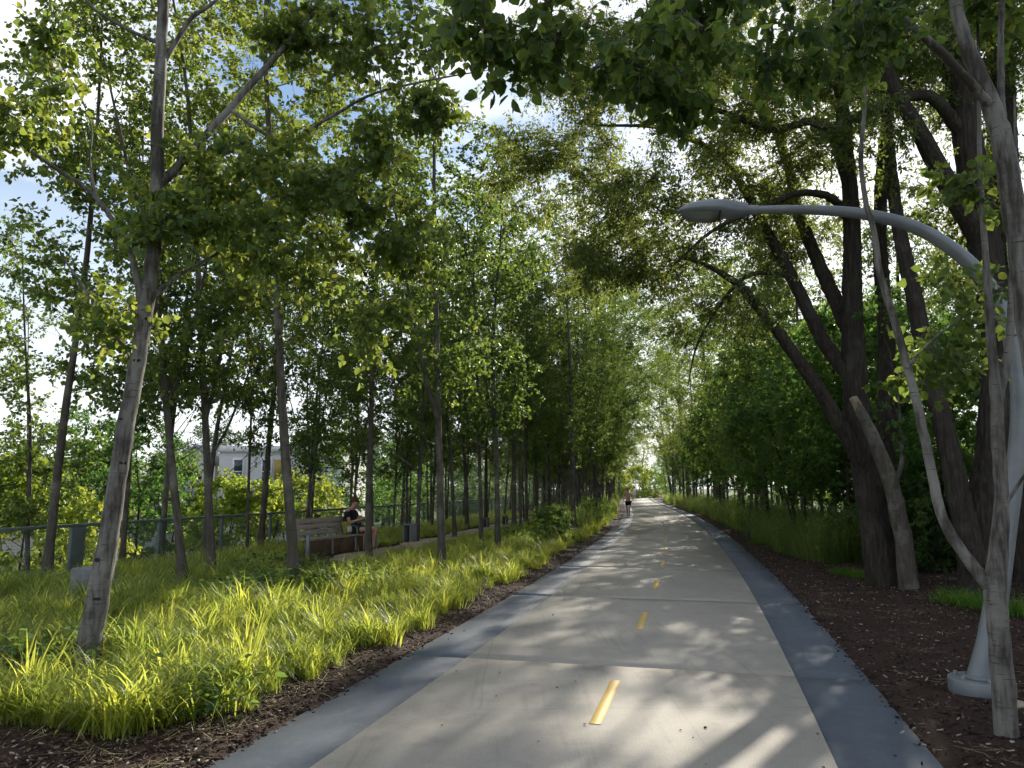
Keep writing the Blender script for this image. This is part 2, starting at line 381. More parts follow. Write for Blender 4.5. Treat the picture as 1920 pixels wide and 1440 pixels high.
def sstep(a, b, x): t = np.clip((x - a) / (b - a), 0, 1); return t * t * (3 - 2 * t)
def terr(x, y):
    s = soff(x, y)
    w = (np.sin(x * 7.1 + 1.3 * np.sin(y * 3.3)) + np.sin(y * 6.3 + 1.7 * np.sin(x * 4.1))) * .006 + (np.sin(x * 1.3 + y * .7) + np.sin(y * 1.1 - x * .6)) * .012
    z = .012 + w + .02 * sstep(2.2, 2.9, np.abs(s))
    z = np.where(np.abs(s) < EDGE + .0, -.05, z) + np.where((np.abs(s) >= EDGE) & (np.abs(s) < EDGE + .12), -.012, 0)
    z = z - .12 * sstep(-6, -10.5, s) * 1.0
    z = z - 4.6 * sstep(-12.0, -19.0, s)
    z = z + .12 * sstep(3.0, 6.0, s) - 2.6 * sstep(10.5, 17, s)
    return z

def axis(lo, a, b, hi, st):
    c = np.arange(a, b + st / 2, st); g1 = []; x = a; d = st
    while x > lo: d *= 1.35; x -= d; g1.append(x)
    g2 = []; x = b; d = st
    while x < hi: d *= 1.35; x += d; g2.append(x)
    return np.array(g1[::-1] + list(c) + g2)
gx = axis(-2500, -13, 20, 2500, .14); gy = axis(-400, 1.0, 46, 4000, .16)
X, Y = np.meshgrid(gx, gy); Z = terr(X, Y)
mb = MB(); nx, ny = len(gx), len(gy); i = np.arange(ny - 1)[:, None] * nx + np.arange(nx - 1)[None]
mb.add(np.stack([X, Y, Z], -1).reshape(-1, 3), np.stack([i, i + 1, i + nx + 1, i + nx], -1).reshape(-1, 4))
tag(mb.build('ground', M['mulch'], None, True), 'dark brown mulch ground and slopes either side of the trail', None, None, 'structure')

# ------------------------------------------------------------------ trail: slabs, shoulders, dashes
path = empty('path'); tag(path, 'pale concrete trail with blue grey shoulders curving into the trees', None, None, 'structure')
def strip(name, s0, s1, y0, y1, top, thick, mat, parent, n=14, bev=True):
    ys = np.linspace(y0, y1, n); a = PT(s0, ys, top); b = PT(s1, ys, top); c = a.copy(); d = b.copy(); c[:, 2] -= thick; d[:, 2] -= thick
    e = .008
    a2, b2 = a.copy(), b.copy(); m_ = MB()
    V = np.concatenate([a, b, c, d]); k = n; j = np.arange(n - 1)
    f = [np.stack([j, j + k, j + k + 1, j + 1], -1), np.stack([j + 2 * k, j, j + 1, j + 2 * k + 1], -1), np.stack([j + k, j + 3 * k, j + 3 * k + 1, j + k + 1], -1)]
    m_.add(V, np.concatenate(f + [np.array([[0, 2 * k, 3 * k, k]]), np.array([[k - 1, 2 * k - 1, 4 * k - 1, 3 * k - 1]])]))
    return m_.build(name, mat, parent)
joints = [-6.0, -1.6, 2.9, 7.45] + list(np.arange(7.45 + 4.4, 62, 4.4))
for a, b in zip(joints[:-1], joints[1:]):
    strip('concrete_slab', -HALF, HALF, a + .0007, b - .0007, 0.0, .05, M['concrete'], path, 16)
    for s in (-1, 1):
        strip('shoulder_strip', s * (HALF + .006) if s > 0 else -EDGE, EDGE if s > 0 else -(HALF + .006), a + .0007, b - .0007, -.003, .047, M['rubber'], path, 16)
e = joints[-1]
strip('concrete_slab', -HALF, HALF, e + .004, 150, 0.0, .05, M['concrete'], path, 80)
strip('shoulder_strip', -EDGE, -HALF - .006, e + .003, 150, -.003, .047, M['rubber'], path, 80)
strip('shoulder_strip', HALF + .006, EDGE, e + .003, 150, -.003, .047, M['rubber'], path, 80)
y = gp(1132, 1313)[1] - 3.66 * 3
while y < 75:
    s = MB(); ys = np.linspace(y - .62, y + .62, 6); a = PT(-.042, ys, .004); b = PT(.042, ys, .004); c = a - [0, 0, .0035]; d = b - [0, 0, .0035]
    k = 6; j = np.arange(5)
    s.add(np.concatenate([a, b, c, d]), np.concatenate([np.stack([j, j + k, j + k + 1, j + 1], -1), np.stack([j + 2 * k, j, j + 1, j + 2 * k + 1], -1), np.stack([j + k, j + 3 * k, j + 3 * k + 1, j + k + 1], -1)]))
    s.build('yellow_dash', M['paint'], path); y += 3.66

sp = MB(); ys = np.linspace(15.5, 52, 60); wob = .18 * np.sin(ys * 1.3) + .1 * np.sin(ys * 3.1)
a = PT(-7.7 + wob, ys, 0.0); b = PT(-6.3 + wob * .6, ys, 0.0)
for q in (a, b): q[:, 2] = terr(q[:, 0], q[:, 1]) + .02
j = np.arange(59); mid = (a + b) / 2; mid[:, 2] = terr(mid[:, 0], mid[:, 1]) + .035
V = np.concatenate([a, mid, b]); sp.add(V, np.concatenate([np.stack([j, j + 60, j + 61, j + 1], -1), np.stack([j + 60, j + 120, j + 121, j + 61], -1)]))
tag(sp.build('side_path', M['tan'], None, True), 'tan gravel strip in front of the bench among the grass', None, None, 'structure')

# ------------------------------------------------------------------ scatter (stuff): one object, geometry nodes
def scatter(name, P, rot, scl, protos, label, cat='grass', idx=None, seed=1):
    r = np.random.default_rng(seed); n = len(P)
    me = bpy.data.meshes.new(name); me.vertices.add(n); me.vertices.foreach_set('co', np.asarray(P, np.float32).ravel())
    a = me.attributes.new('rot', 'FLOAT_VECTOR', 'POINT'); a.data.foreach_set('vector', np.asarray(rot, np.float32).ravel())
    a = me.attributes.new('scl', 'FLOAT_VECTOR', 'POINT'); s = np.asarray(scl, np.float32); s = np.repeat(s[:, None], 3, 1) if s.ndim == 1 else s
    a.data.foreach_set('vector', s.ravel())
    a = me.attributes.new('pick', 'INT', 'POINT'); a.data.foreach_set('value', (r.integers(0, len(protos), n) if idx is None else idx).astype(np.int32))
    me.update(); o = link(name, me); tag(o, label, cat, None, 'stuff')
    c = bpy.data.collections.new(name + '_source')
    for q in protos: c.objects.link(q)
    g = bpy.data.node_groups.new(name, 'GeometryNodeTree'); g.interface.new_socket('Geometry', in_out='INPUT', socket_type='NodeSocketGeometry'); g.interface.new_socket('Geometry', in_out='OUTPUT', socket_type='NodeSocketGeometry')
    N = g.nodes; gi = N.new('NodeGroupInput'); go = N.new('NodeGroupOutput'); ip = N.new('GeometryNodeInstanceOnPoints'); ci = N.new('GeometryNodeCollectionInfo')
    ci.inputs['Collection'].default_value = c; ci.inputs['Separate Children'].default_value = True; ci.inputs['Reset Children'].default_value = True
    def attr(nm, ty):
        q = N.new('GeometryNodeInputNamedAttribute'); q.data_type = ty; q.inputs['Name'].default_value = nm; return q.outputs['Attribute']
    L = g.links.new; L(gi.outputs[0], ip.inputs['Points']); L(ci.outputs[0], ip.inputs['Instance']); ip.inputs['Pick Instance'].default_value = True
    L(attr('pick', 'INT'), ip.inputs['Instance Index']); L(attr('rot', 'FLOAT_VECTOR'), ip.inputs['Rotation']); L(attr('scl', 'FLOAT_VECTOR'), ip.inputs['Scale'])
    L(ip.outputs[0], go.inputs[0]); md = o.modifiers.new('scatter', 'NODES'); md.node_group = g
    return o
def proto(name, mesh): return bpy.data.objects.new(name, mesh)

def blades(mb, n, rng, L=(.3, .55), spread=.06, arch=(.5, 1.1), w=.0055, lean=.25, mi=0, seg=5, zr=(0, 0), center=(0, 0, 0)):
    az = rng.uniform(0, 2 * math.pi, n); ln = rng.uniform(*L, n); k = rng.uniform(*arch, n); t = np.linspace(0, 1, seg + 1)[None]
    l0 = rng.uniform(.02, lean, n)[:, None]; ang = l0 + (k[:, None]) * t ** 1.3 * 1.9
    ds = ln[:, None] / seg; out = np.cumsum(np.sin(ang) * ds, 1) - np.sin(ang) * ds; up = np.cumsum(np.cos(ang) * ds, 1) - np.cos(ang) * ds
    b = rng.normal(0, spread, (n, 2)); dx, dy = np.cos(az)[:, None], np.sin(az)[:, None]; tw = rng.normal(0, .25, n)[:, None] * t
    px, py = b[:, :1] + dx * out, b[:, 1:] + dy * out; ww = w * rng.uniform(.7, 1.3, n)[:, None] * np.clip(1.15 - t ** 2.2 * 1.12, .03, 1) * (0.55 + .45 * np.minimum(1, t * 4))
    sx, sy = -np.sin(az[:, None] + tw), np.cos(az[:, None] + tw)
    A = np.stack([px - sx * ww, py - sy * ww, np.maximum(up, .01)], -1); B = np.stack([px + sx * ww, py + sy * ww, np.maximum(up, .01)], -1)
    V = np.stack([A, B], 2).reshape(n, -1, 3) + np.asarray(center); j = np.arange(seg) * 2
    f = np.stack([j, j + 1, j + 3, j + 2], -1); mb.add(V.reshape(-1, 3), (f[None] + (2 * seg + 2) * np.arange(n)[:, None, None]).reshape(-1, 4), mi)

rg = np.random.default_rng(11)
tufts = []
for k in range(6):
    m_ = MB(); blades(m_, (60, 46, 34, 60, 26, 70)[k], rg, ((.30, .66), (.26, .50), (.35, .72), (.2, .42), (.32, .62), (.3, .60))[k], (.05, .04, .07, .05, .03, .06)[k], ((.75, 1.45), (.5, 1.2), (.8, 1.5), (.7, 1.5), (.4, 1.0), (.6, 1.4))[k], (.0055, .006, .0052, .005, .0078, .0058)[k], .5, seg=6)
    tufts.append(proto('sedge_tuft', m_.mesh('sedge_tuft', M['grass'])))
# the bed of sedge left of the path
P = []
L1X, L1YY = gp(166, 1262)[:2]
def bed_ok(x, y, s):
    if s > -2.44 - .18 * math.sin(y * 1.7) - .12 * math.sin(y * 4.1 + 1): return False
    if s < -11.0: return False
    if -7.9 < s < -6.15 and 15.5 < y < 50 or -8.9 < s < -6.15 and 18 < y < 22.5: return False
    ylim = 5.05 + max(0, (x + 2.6)) * .8 + .25 * math.sin(x * 2.3)
    if x < -3.2: ylim -= .15 * (-3.2 - x)
    if -.75 < (x - L1X) + .08 * (L1YY - y) < .55 and L1YY - 1.15 < y < L1YY + .1: return False
    return y > ylim
n_try = 0
while len(P) < 7600 and n_try < 90000:
    n_try += 1
    Yv = 4.6 + 45 * rg.random() ** 1.95; s = -2.5 - 8.6 * rg.random(); p = PT(s, Yv)
    if p[1] < 4.6 or not bed_ok(p[0], p[1], s): continue
    P.append(p)
P = np.array(P); P[:, 2] = terr(P[:, 0], P[:, 1]) - .01
n = len(P); rot = np.stack([rg.normal(0, .09, n), rg.normal(0, .09, n), rg.uniform(0, 6.28, n)], -1)
cl = .85 + .25 * np.sin(P[:, 0] * 1.9 + P[:, 1] * .8) * np.sin(P[:, 1] * 1.3 - P[:, 0] * .5)
scatter('sedge_grass', P, rot, cl * rg.uniform(.5, 1.15, n), tufts, 'yellow green arching sedge grass filling the bed left of the path')

# low broad-leaved herbs between the sedge
herbs = []
for k in range(4):
    m_ = MB(); q = 46; hp = rg.normal(0, .10, (q, 3)); hp[:, 2] = np.abs(rg.normal(.12, .07, q)); D = hp * [1, 1, .2] + rg.normal(0, .05, (q, 3)); D[:, 2] -= .02
    leaves(m_, hp, D, np.array([0, 0, 1.0]) + rg.normal(0, .35, (q, 3)), rg.uniform(.035, .065, q), LEAF_ROUND, LEAF_ROUND_F)
    herbs.append(proto('herb', m_.mesh('herb', M['shrub_leaf'])))
HP = []
for (px, py, rad, cnt) in [(545, 1115, .8, 36), (420, 1120, .8, 20), (350, 1330, .25, 5), (30, 1260, .4, 14), (560, 1065, .8, 30), (640, 1100, .6, 12), (1000, 1010, 1.2, 50), (1100, 985, 1.5, 70)]:
    c = gp(px, py, .05); HP += [c + [rg.normal(0, rad * .6), rg.normal(0, rad), 0] for _ in range(cnt)]
HP = np.array(HP); ok = (soff(HP[:, 0], HP[:, 1]) < -2.6) & ((soff(HP[:, 0], HP[:, 1]) < -8.4) | (soff(HP[:, 0], HP[:, 1]) > -5.8) | (HP[:, 1] < 16)); HP = HP[ok]; HP[:, 2] = terr(HP[:, 0], HP[:, 1])
n = len(HP); scatter('ground_cover', HP, np.stack([np.zeros(n), np.zeros(n), rg.uniform(0, 6.28, n)], -1), rg.uniform(.8, 1.7, n), herbs, 'low green broad leaved ground cover between the sedge', 'ground cover')

# mulch chips and twigs
chips = []
for k in range(5):
    m_ = MB(); a, b, c = rg.uniform(.008, .022), rg.uniform(.003, .008), rg.uniform(.002, .005)
    box(m_, (0, 0, 0), (a * 2, b * 2, c * 2)); v = m_.v[0]; v += rg.normal(0, .0016, v.shape); chips.append(proto('chip', m_.mesh('chip', M['chip'])))
CP = []
for side, cnt, lo, hi, s0, s1, pw in ((1, 17000, 2.6, 22, 2.13, 6.0, 1.7), (-1, 9000, 3.0, 26, -2.15, -3.2, 1.6), (-1, 5000, 2.6, 6.2, -2.1, -5.5, 1)):
    yy = lo + (hi - lo) * rg.random(cnt) ** pw; ss = s0 + (s1 - s0) * rg.random(cnt); CP.append(PT(ss, yy))
CP = np.concatenate(CP); CP = np.concatenate([CP, PT(np.where(rg.random(620) < .6, 1, -1) * (EDGE + .03 - np.abs(rg.normal(0, .05, 620))), 2.6 + 20 * rg.random(620) ** 1.6)])
CP[:, 2] = np.where(np.abs(soff(CP[:, 0], CP[:, 1])) < EDGE, .001, terr(CP[:, 0], CP[:, 1]) + .004)
n = len(CP); scatter('mulch_chips', CP, np.stack([rg.normal(0, .35, n), rg.normal(0, .35, n), rg.uniform(0, 6.28, n)], -1), rg.uniform(.4, 1.25, n), chips, 'loose bark chips strewn over the mulch strips beside the path', 'mulch')
straws = []
for k in range(4):
    m_ = MB(); blades(m_, 7, rg, (.08, .34), .07, (-.1, .25), .0022, 1.5); v = m_.v[0]; v[:, 2] = v[:, 2] * .12 + .006; straws.append(proto('straw', m_.mesh('straw', M['straw'])))
SP_ = np.concatenate([PT(-2.25 - 2.6 * rg.random(240), 2.8 + 3.6 * rg.random(240)), PT(-2.25 - .7 * rg.random(160), 5 + 14 * rg.random(160)), PT(2.3 + 3.4 * rg.random(170), 3 + 12 * rg.random(170))])
SP_[:, 2] = terr(SP_[:, 0], SP_[:, 1]) + .004; n = len(SP_)
scatter('dry_straw', SP_, np.stack([np.zeros(n), np.zeros(n), rg.uniform(0, 6.28, n)], -1), rg.uniform(.5, 1.1, n), straws, 'dry straw coloured stalks lying on the mulch', 'straw')

LT = []
for k in range(4):
    m_ = MB(); leaves(m_, np.zeros((1, 3)), np.array([[0, 1.0, .05]]), np.array([[0, 0, 1.0]]), [.05 if k < 2 else .026], LEAF_ROUND * [1, 1, 1.5], LEAF_ROUND_F); LT.append(proto('litter', m_.mesh('litter', M['chip'])))
LP_ = PT(rg.uniform(-2.1, 2.1, 170), 2.6 + 26 * rg.random(170) ** 1.2, .006); n = len(LP_)
scatter('leaf_litter', LP_, np.stack([rg.normal(0, .2, n), rg.normal(0, .2, n), rg.uniform(0, 6.28, n)], -1), rg.uniform(.2, .7, n), LT, 'tiny dry leaves and specks lying on the path', 'litter')

# tall meadow grass along the right side of the path
talls = []
for k in range(5):
    m_ = MB(); blades(m_, (55, 40, 22, 60, 12)[k], rg, (.5, 1.15), .11, ((.05, .55), (.3, .9))[k % 2], .005, .3); q = (40, 20, 160, 30, 220)[k]; hp = rg.normal(0, .13, (q, 3)); hp[:, 2] = rg.uniform(.25, .95, q)
    leaves(m_, hp, rg.normal(0, 1, (q, 3)) + [0, 0, .4], rg.normal(0, 1, (q, 3)), rg.uniform(.04, .08, q), LEAF_OVAL, LEAF_OVAL_F)
    talls.append(proto('meadow_tuft', m_.mesh('meadow_tuft', M[('tall_grass', 'grass', 'shrub_leaf', 'tall_grass', 'tall_grass')[k]])))
yy = 17.5 + 75 * rg.random(1500) ** 1.4; ss = 2.65 + 2.8 * rg.random(1500) ** 1.2 + .5 * sstep(24, 17, yy); TP = PT(ss, yy)
yl = 27 + 70 * rg.random(600) ** 1.3; TP = np.concatenate([TP, PT(-2.7 - 2.2 * rg.random(600), yl)])
TP[:, 2] = terr(TP[:, 0], TP[:, 1]); n = len(TP)
scatter('meadow_grass', TP, np.stack([rg.normal(0, .08, n), rg.normal(0, .08, n), rg.uniform(0, 6.28, n)], -1), np.clip(rg.normal(.8, .24, n), .3, 1.35), talls, 'tall loose meadow grass along the path edges further on')

# ------------------------------------------------------------------ tree builder
def grow(wood, limbs, centers, rng, up=.55, tw=7, tl=.42, lpt=12, droop=0.0, arch=.12, grav=.5, side=5):
    """branches from the nearest fitting point of the limbs to each centre, twigs round it, leaf places on the twigs"""
    LP = np.concatenate([p for p, _ in limbs]); LR = np.concatenate([r for _, r in limbs])
    A, Mi, B = [], [], []; centers = np.asarray(centers)
    near = np.array([np.min(np.linalg.norm(c - LP, axis=1)) for c in centers]); nL = len(LP); K_ = len(centers)
    LP = np.vstack([LP, np.full((K_ * 4, 3), 1e5)]); LR = np.append(LR, np.zeros(K_ * 4)); fill = nL
    for c in centers[np.argsort(near)]:
        v = c - LP; dist = np.linalg.norm(v, axis=1)
        j = np.argmin(dist + up * np.maximum(0, LP[:, 2] - c[2] + .45 * dist)); p = LP[j]; L = dist[j]
        m_ = p + (c - p) * .5 + rng.normal(0, .08 * L, 3) + [0, 0, arch * L]
        t = np.linspace(0, 1, 6)[:, None]; bz = (1 - t) ** 2 * p + 2 * t * (1 - t) * m_ + t * t * c
        bz[1:-1] += rng.normal(0, .02 * L, (4, 3)); r0 = min(LR[j] * .7, .004 + .0085 * L)
        tube(wood, bz, np.linspace(r0, .003, 6), side, cap=False)
        LP[fill:fill + 4] = bz[1:5]; LR[fill:fill + 4] = np.linspace(r0, .004, 6)[1:5]; fill += 4
        k = tw + rng.integers(-2, 3); tt = rng.uniform(.3, 1, k); i0 = np.minimum((tt * 5).astype(int), 4); fr = (tt * 5 - i0)[:, None]
        q = bz[i0] * (1 - fr) + bz[i0 + 1] * fr
        d = rng.normal(0, 1, (k, 3)) + nrm(c - p) * .6; d[:, 2] = d[:, 2] * .7 - droop; e = q + nrm(d) * (tl * rng.uniform(.5, 1.25, k))[:, None]
        A.append(q); B.append(e); Mi.append((q + e) / 2 + rng.normal(0, .03, (k, 3)) + [0, 0, .04])
    A, Mi, B = map(np.concatenate, (A, Mi, B)); batch_twigs(wood, A, Mi, B, np.full(len(A), .0035), np.full(len(A), .0012))
    k = len(A); t = rng.uniform(.15, 1.05, (k, lpt, 1)); Pl = (1 - t) ** 2 * A[:, None] + 2 * t * (1 - t) * (2 * Mi - (A + B) / 2)[:, None] + t * t * B[:, None]
    D = nrm(B - A)[:, None] * .5 + rng.normal(0, .7, (k, lpt, 3)) + [0, 0, -grav]; Pl = Pl + nrm(D) * .025
    return Pl.reshape(-1, 3), D.reshape(-1, 3)

def crown_mesh(name, Pl, D, rng, size, mat, tmpl=LEAF_ROUND, tf=LEAF_ROUND_F, flat=0.0):
    m_ = MB(); N_ = rng.normal(0, 1, D.shape) + [0, 0, flat]
    leaves(m_, Pl, D, N_, (.55 + .75 * rng.random(len(Pl)) ** .8) * size, tmpl, tf); return m_.mesh(name, mat)

def stem(rng, H, r0, bend=.2, n=14, base=(0, 0, 0), lean=(0, 0)):
    k = 5; pts = np.zeros((k, 3)); pts[:, 2] = np.linspace(0, H, k); w = np.cumsum(rng.normal(0, bend, (k, 2)), 0) * np.linspace(0, 1, k)[:, None]
    pts[:, :2] = w + np.outer(np.linspace(0, 1, k), lean); pts += base; P = spline(pts, n); t = np.linspace(0, 1, n)
    return P, r0 * ((1 - t) ** .8 * .88 + .08) * (1 + .45 * np.exp(-t * H / .18))

def aspen(seed, H=9.5, r0=.065, cb=2.6, nC=95, rmax=1.5, leaf=.064, tw=7, lpt=12, fork=False, bare=8, bark='bark_mid', lean=(0, 0)):
    r = np.random.default_rng(seed); wood = MB(); P, rad = stem(r, H, r0, .16, 18, lean=lean); limbs = [(P, rad)]
    if fork:
        z0 = r.uniform(1.7, 3.2); i = int(z0 / H * 17); a = r.uniform(0, 6.28); q = P[i]; e = q + [math.cos(a) * 1.3, math.sin(a) * 1.3, H * .55]
        F_ = spline([q, q + [math.cos(a) * .42, math.sin(a) * .42, .9], (q + e) / 2 + [math.cos(a) * .35, math.sin(a) * .35, .4], e], 12); limbs.append((F_, np.linspace(rad[i] * .75, .008, 12)))
    for p, rd in limbs: tube(wood, p, rd, 10, rough=.05, rng=r)
    z = cb + (H - cb + .3) * r.random(nC) ** .95; t = (z - cb) / (H - cb); env = rmax * (.55 + .9 * t) * np.sqrt(np.clip(1.04 - t ** 2.2, .02, 1)); a = r.uniform(0, 6.28, nC); rr = env * np.sqrt(r.uniform(.03, 1, nC))
    bi = r.integers(0, len(limbs), nC); C = np.zeros((nC, 3))
    for k in range(nC):
        lp = limbs[bi[k]][0]; xy = np.array([np.interp(z[k], lp[:, 2], lp[:, 0]), np.interp(z[k], lp[:, 2], lp[:, 1])]); C[k] = [xy[0] + math.cos(a[k]) * rr[k], xy[1] + math.sin(a[k]) * rr[k], z[k]]
    Pl, D = grow(wood, limbs, C, r, .9, tw, .40, lpt)
    for k in range(bare):                                  # dead lower twigs
        zb = r.uniform(1.2, cb + 1.5); q = np.array([np.interp(zb, P[:, 2], P[:, 0]), np.interp(zb, P[:, 2], P[:, 1]), zb]); a_ = r.uniform(0, 6.28); L = r.uniform(.4, 1.3); d = np.array([math.cos(a_), math.sin(a_), r.uniform(.2, .9)])
        bz = spline([q, q + d * L * .5 + r.normal(0, .05, 3), q + d * L + [0, 0, r.normal(0, .1)]], 6); tube(wood, bz, np.linspace(.008, .002, 6), 4, cap=False)
        for _ in range(3):
            s_ = bz[r.integers(2, 5)]; d2 = d + r.normal(0, .6, 3); tube(wood, [s_, s_ + d2 * .15, s_ + d2 * .32 + r.normal(0, .03, 3)], [.003, .002, .001], 3, cap=False)
    return wood.mesh('trunk', M[bark], True), crown_mesh('crown', Pl, D, r, leaf, M['aspen_leaf'])

def plant(name, meshes, loc, rz=0.0, scale=1.0, label=None, cat='tree', group=None, parts=('trunk', 'crown'), tilt=(0, 0)):
    o = empty(name, loc, rz, scale); o.rotation_euler = (tilt[0], tilt[1], rz); tag(o, label, cat, group)
    for nm, me in zip(parts, meshes): link(nm, me, o)
    return o

ASP = [aspen(100 + k, H=h, r0=r_, cb=c, nC=nc, rmax=rm, fork=fk) for k, (h, r_, c, nc, rm, fk) in enumerate([
    (9.5, .070, 2.9, 120, 1.5, False), (8.6, .060, 2.5, 110, 1.35, True), (10.5, .075, 3.2, 135, 1.6, False), (9.0, .055, 2.7, 105, 1.25, True),
    (8.0, .050, 2.4, 80, 1.2, False), (10.0, .065, 2.8, 105, 1.5, True), (13.5, .10, 3.0, 190, 2.3, False), (12.5, .09, 2.6, 180, 2.2, True)])]

def ellip(rng, c, r, n):
    v = nrm(rng.normal(0, 1, (n, 3))) * (rng.random((n, 1)) ** .45); return np.asarray(c) + v * np.asarray(r)

def custom_tree(name, limbs_px, ells, seed, label, cat='tree', bark='bark_dark', leafm='locust_leaf', leaf=.05, tmpl=(LEAF_OVAL, LEAF_OVAL_F), sides=12, gk=None, group=None, rough=.06, origin=None, nleaf_parts=0, keep=None, ridge=0.0):
    """limbs_px: [( [(px,py,Y),...], [radii] ), ...] traced limbs in place; ells: [(px,py,Y,rx,ry,rz,count)]"""
    r = np.random.default_rng(seed); wood = MB(); limbs = []
    p0 = limbs_px[0][0][0]; base = np.array(at(*p0) if len(p0) == 3 else p0[:3], float); base[2] = terr(base[0], base[1]) - .02
    for pts, rad in limbs_px:
        W = np.array([at(*p) if len(p) == 3 else p[:3] for p in pts]) - base
        if pts is limbs_px[0][0]: W[0] = W[0] + nrm(W[0] - W[1]) * .12
        n = max(8, (14 if ridge else 5) * len(pts)); P_, R_ = spline(W, n, rad); P_[1:-1] += r.normal(0, 1, (n - 2, 3)) * np.minimum(.004, R_[1:-1, None] * .05); limbs.append((P_, R_))
        tube(wood, P_, R_, sides if R_[0] > .1 or not ridge else 14, rough=rough, rng=r, ridge=ridge)
    C = np.concatenate([ellip(r, at(e[0], e[1], e[2]) - base, e[3:6], e[6]) for e in ells]) if ells else np.zeros((0, 3))
    root = empty(name, base); tag(root, label, cat, group); tr = None
    g = dict(up=.5, tw=8, tl=.42, lpt=14); g.update(gk or {})
    if len(C):
        Pl, D = grow(wood, limbs, C, r, **g)
        if keep is not None: k_ = keep(Pl + base); Pl, D = Pl[k_], D[k_]
        if nleaf_parts:
            W = Pl + base; dd = W[:, 1]; inview = (np.abs(W[:, 0] / np.maximum(dd, .1)) < .67) & (((W[:, 2] - CAM_H) / np.maximum(dd, .1)) < .68)
            order = np.argsort(np.where(inview, dd, 1e6))[:nleaf_parts]; m_ = np.zeros(len(Pl), bool); m_[order] = True
            shapes = []
            for k in range(3):                                  # near leaves, each its own piece
                q = MB(); s_ = LEAF_ROUND.copy(); s_[:, 2] += r.normal(0, .025, 8) ; s_[:, 0] *= r.uniform(.9, 1.08)
                mid = np.array([[0, .35, -.03], [0, .7, -.035]]); vv = np.vstack([s_, mid]) + [0, .35, 0]
                pet = np.array([[-.012, 0, 0], [.012, 0, 0], [.012, .36, 0], [-.012, .36, 0]])
                q.add(vv, [[0, 1, 2, 8], [8, 2, 3, 9], [0, 8, 6, 7], [8, 9, 5, 6]]); q.add(vv, [[9, 3, 4], [9, 4, 5]]); q.add(pet, [[0, 1, 2, 3]])
                shapes.append(q.mesh('leaf', M[leafm]))
            for i_ in order:
                d_ = nrm(D[i_]); x_ = nrm(np.cross(d_, r.normal(0, 1, 3))); z_ = np.cross(x_, d_); s_ = leaf * r.uniform(.75, 1.2)
                o = link('leaf', shapes[r.integers(0, 3)], root); o.matrix_local = Matrix(((x_[0] * s_, d_[0] * s_, z_[0] * s_, Pl[i_][0]), (x_[1] * s_, d_[1] * s_, z_[1] * s_, Pl[i_][1]), (x_[2] * s_, d_[2] * s_, z_[2] * s_, Pl[i_][2]), (0, 0, 0, 1)))
            Pl, D = Pl[~m_], D[~m_]
        cr = link('crown', crown_mesh('crown', Pl, D, r, leaf, M[leafm], *tmpl), root)
        if nleaf_parts: cr['kind'] = 'stuff'
    link('trunk', wood.mesh('trunk', M[bark], True), root)
    return root, base, limbs

RND = (LEAF_ROUND, LEAF_ROUND_F); DIA = (LEAF_DIA, LEAF_OVAL_F)
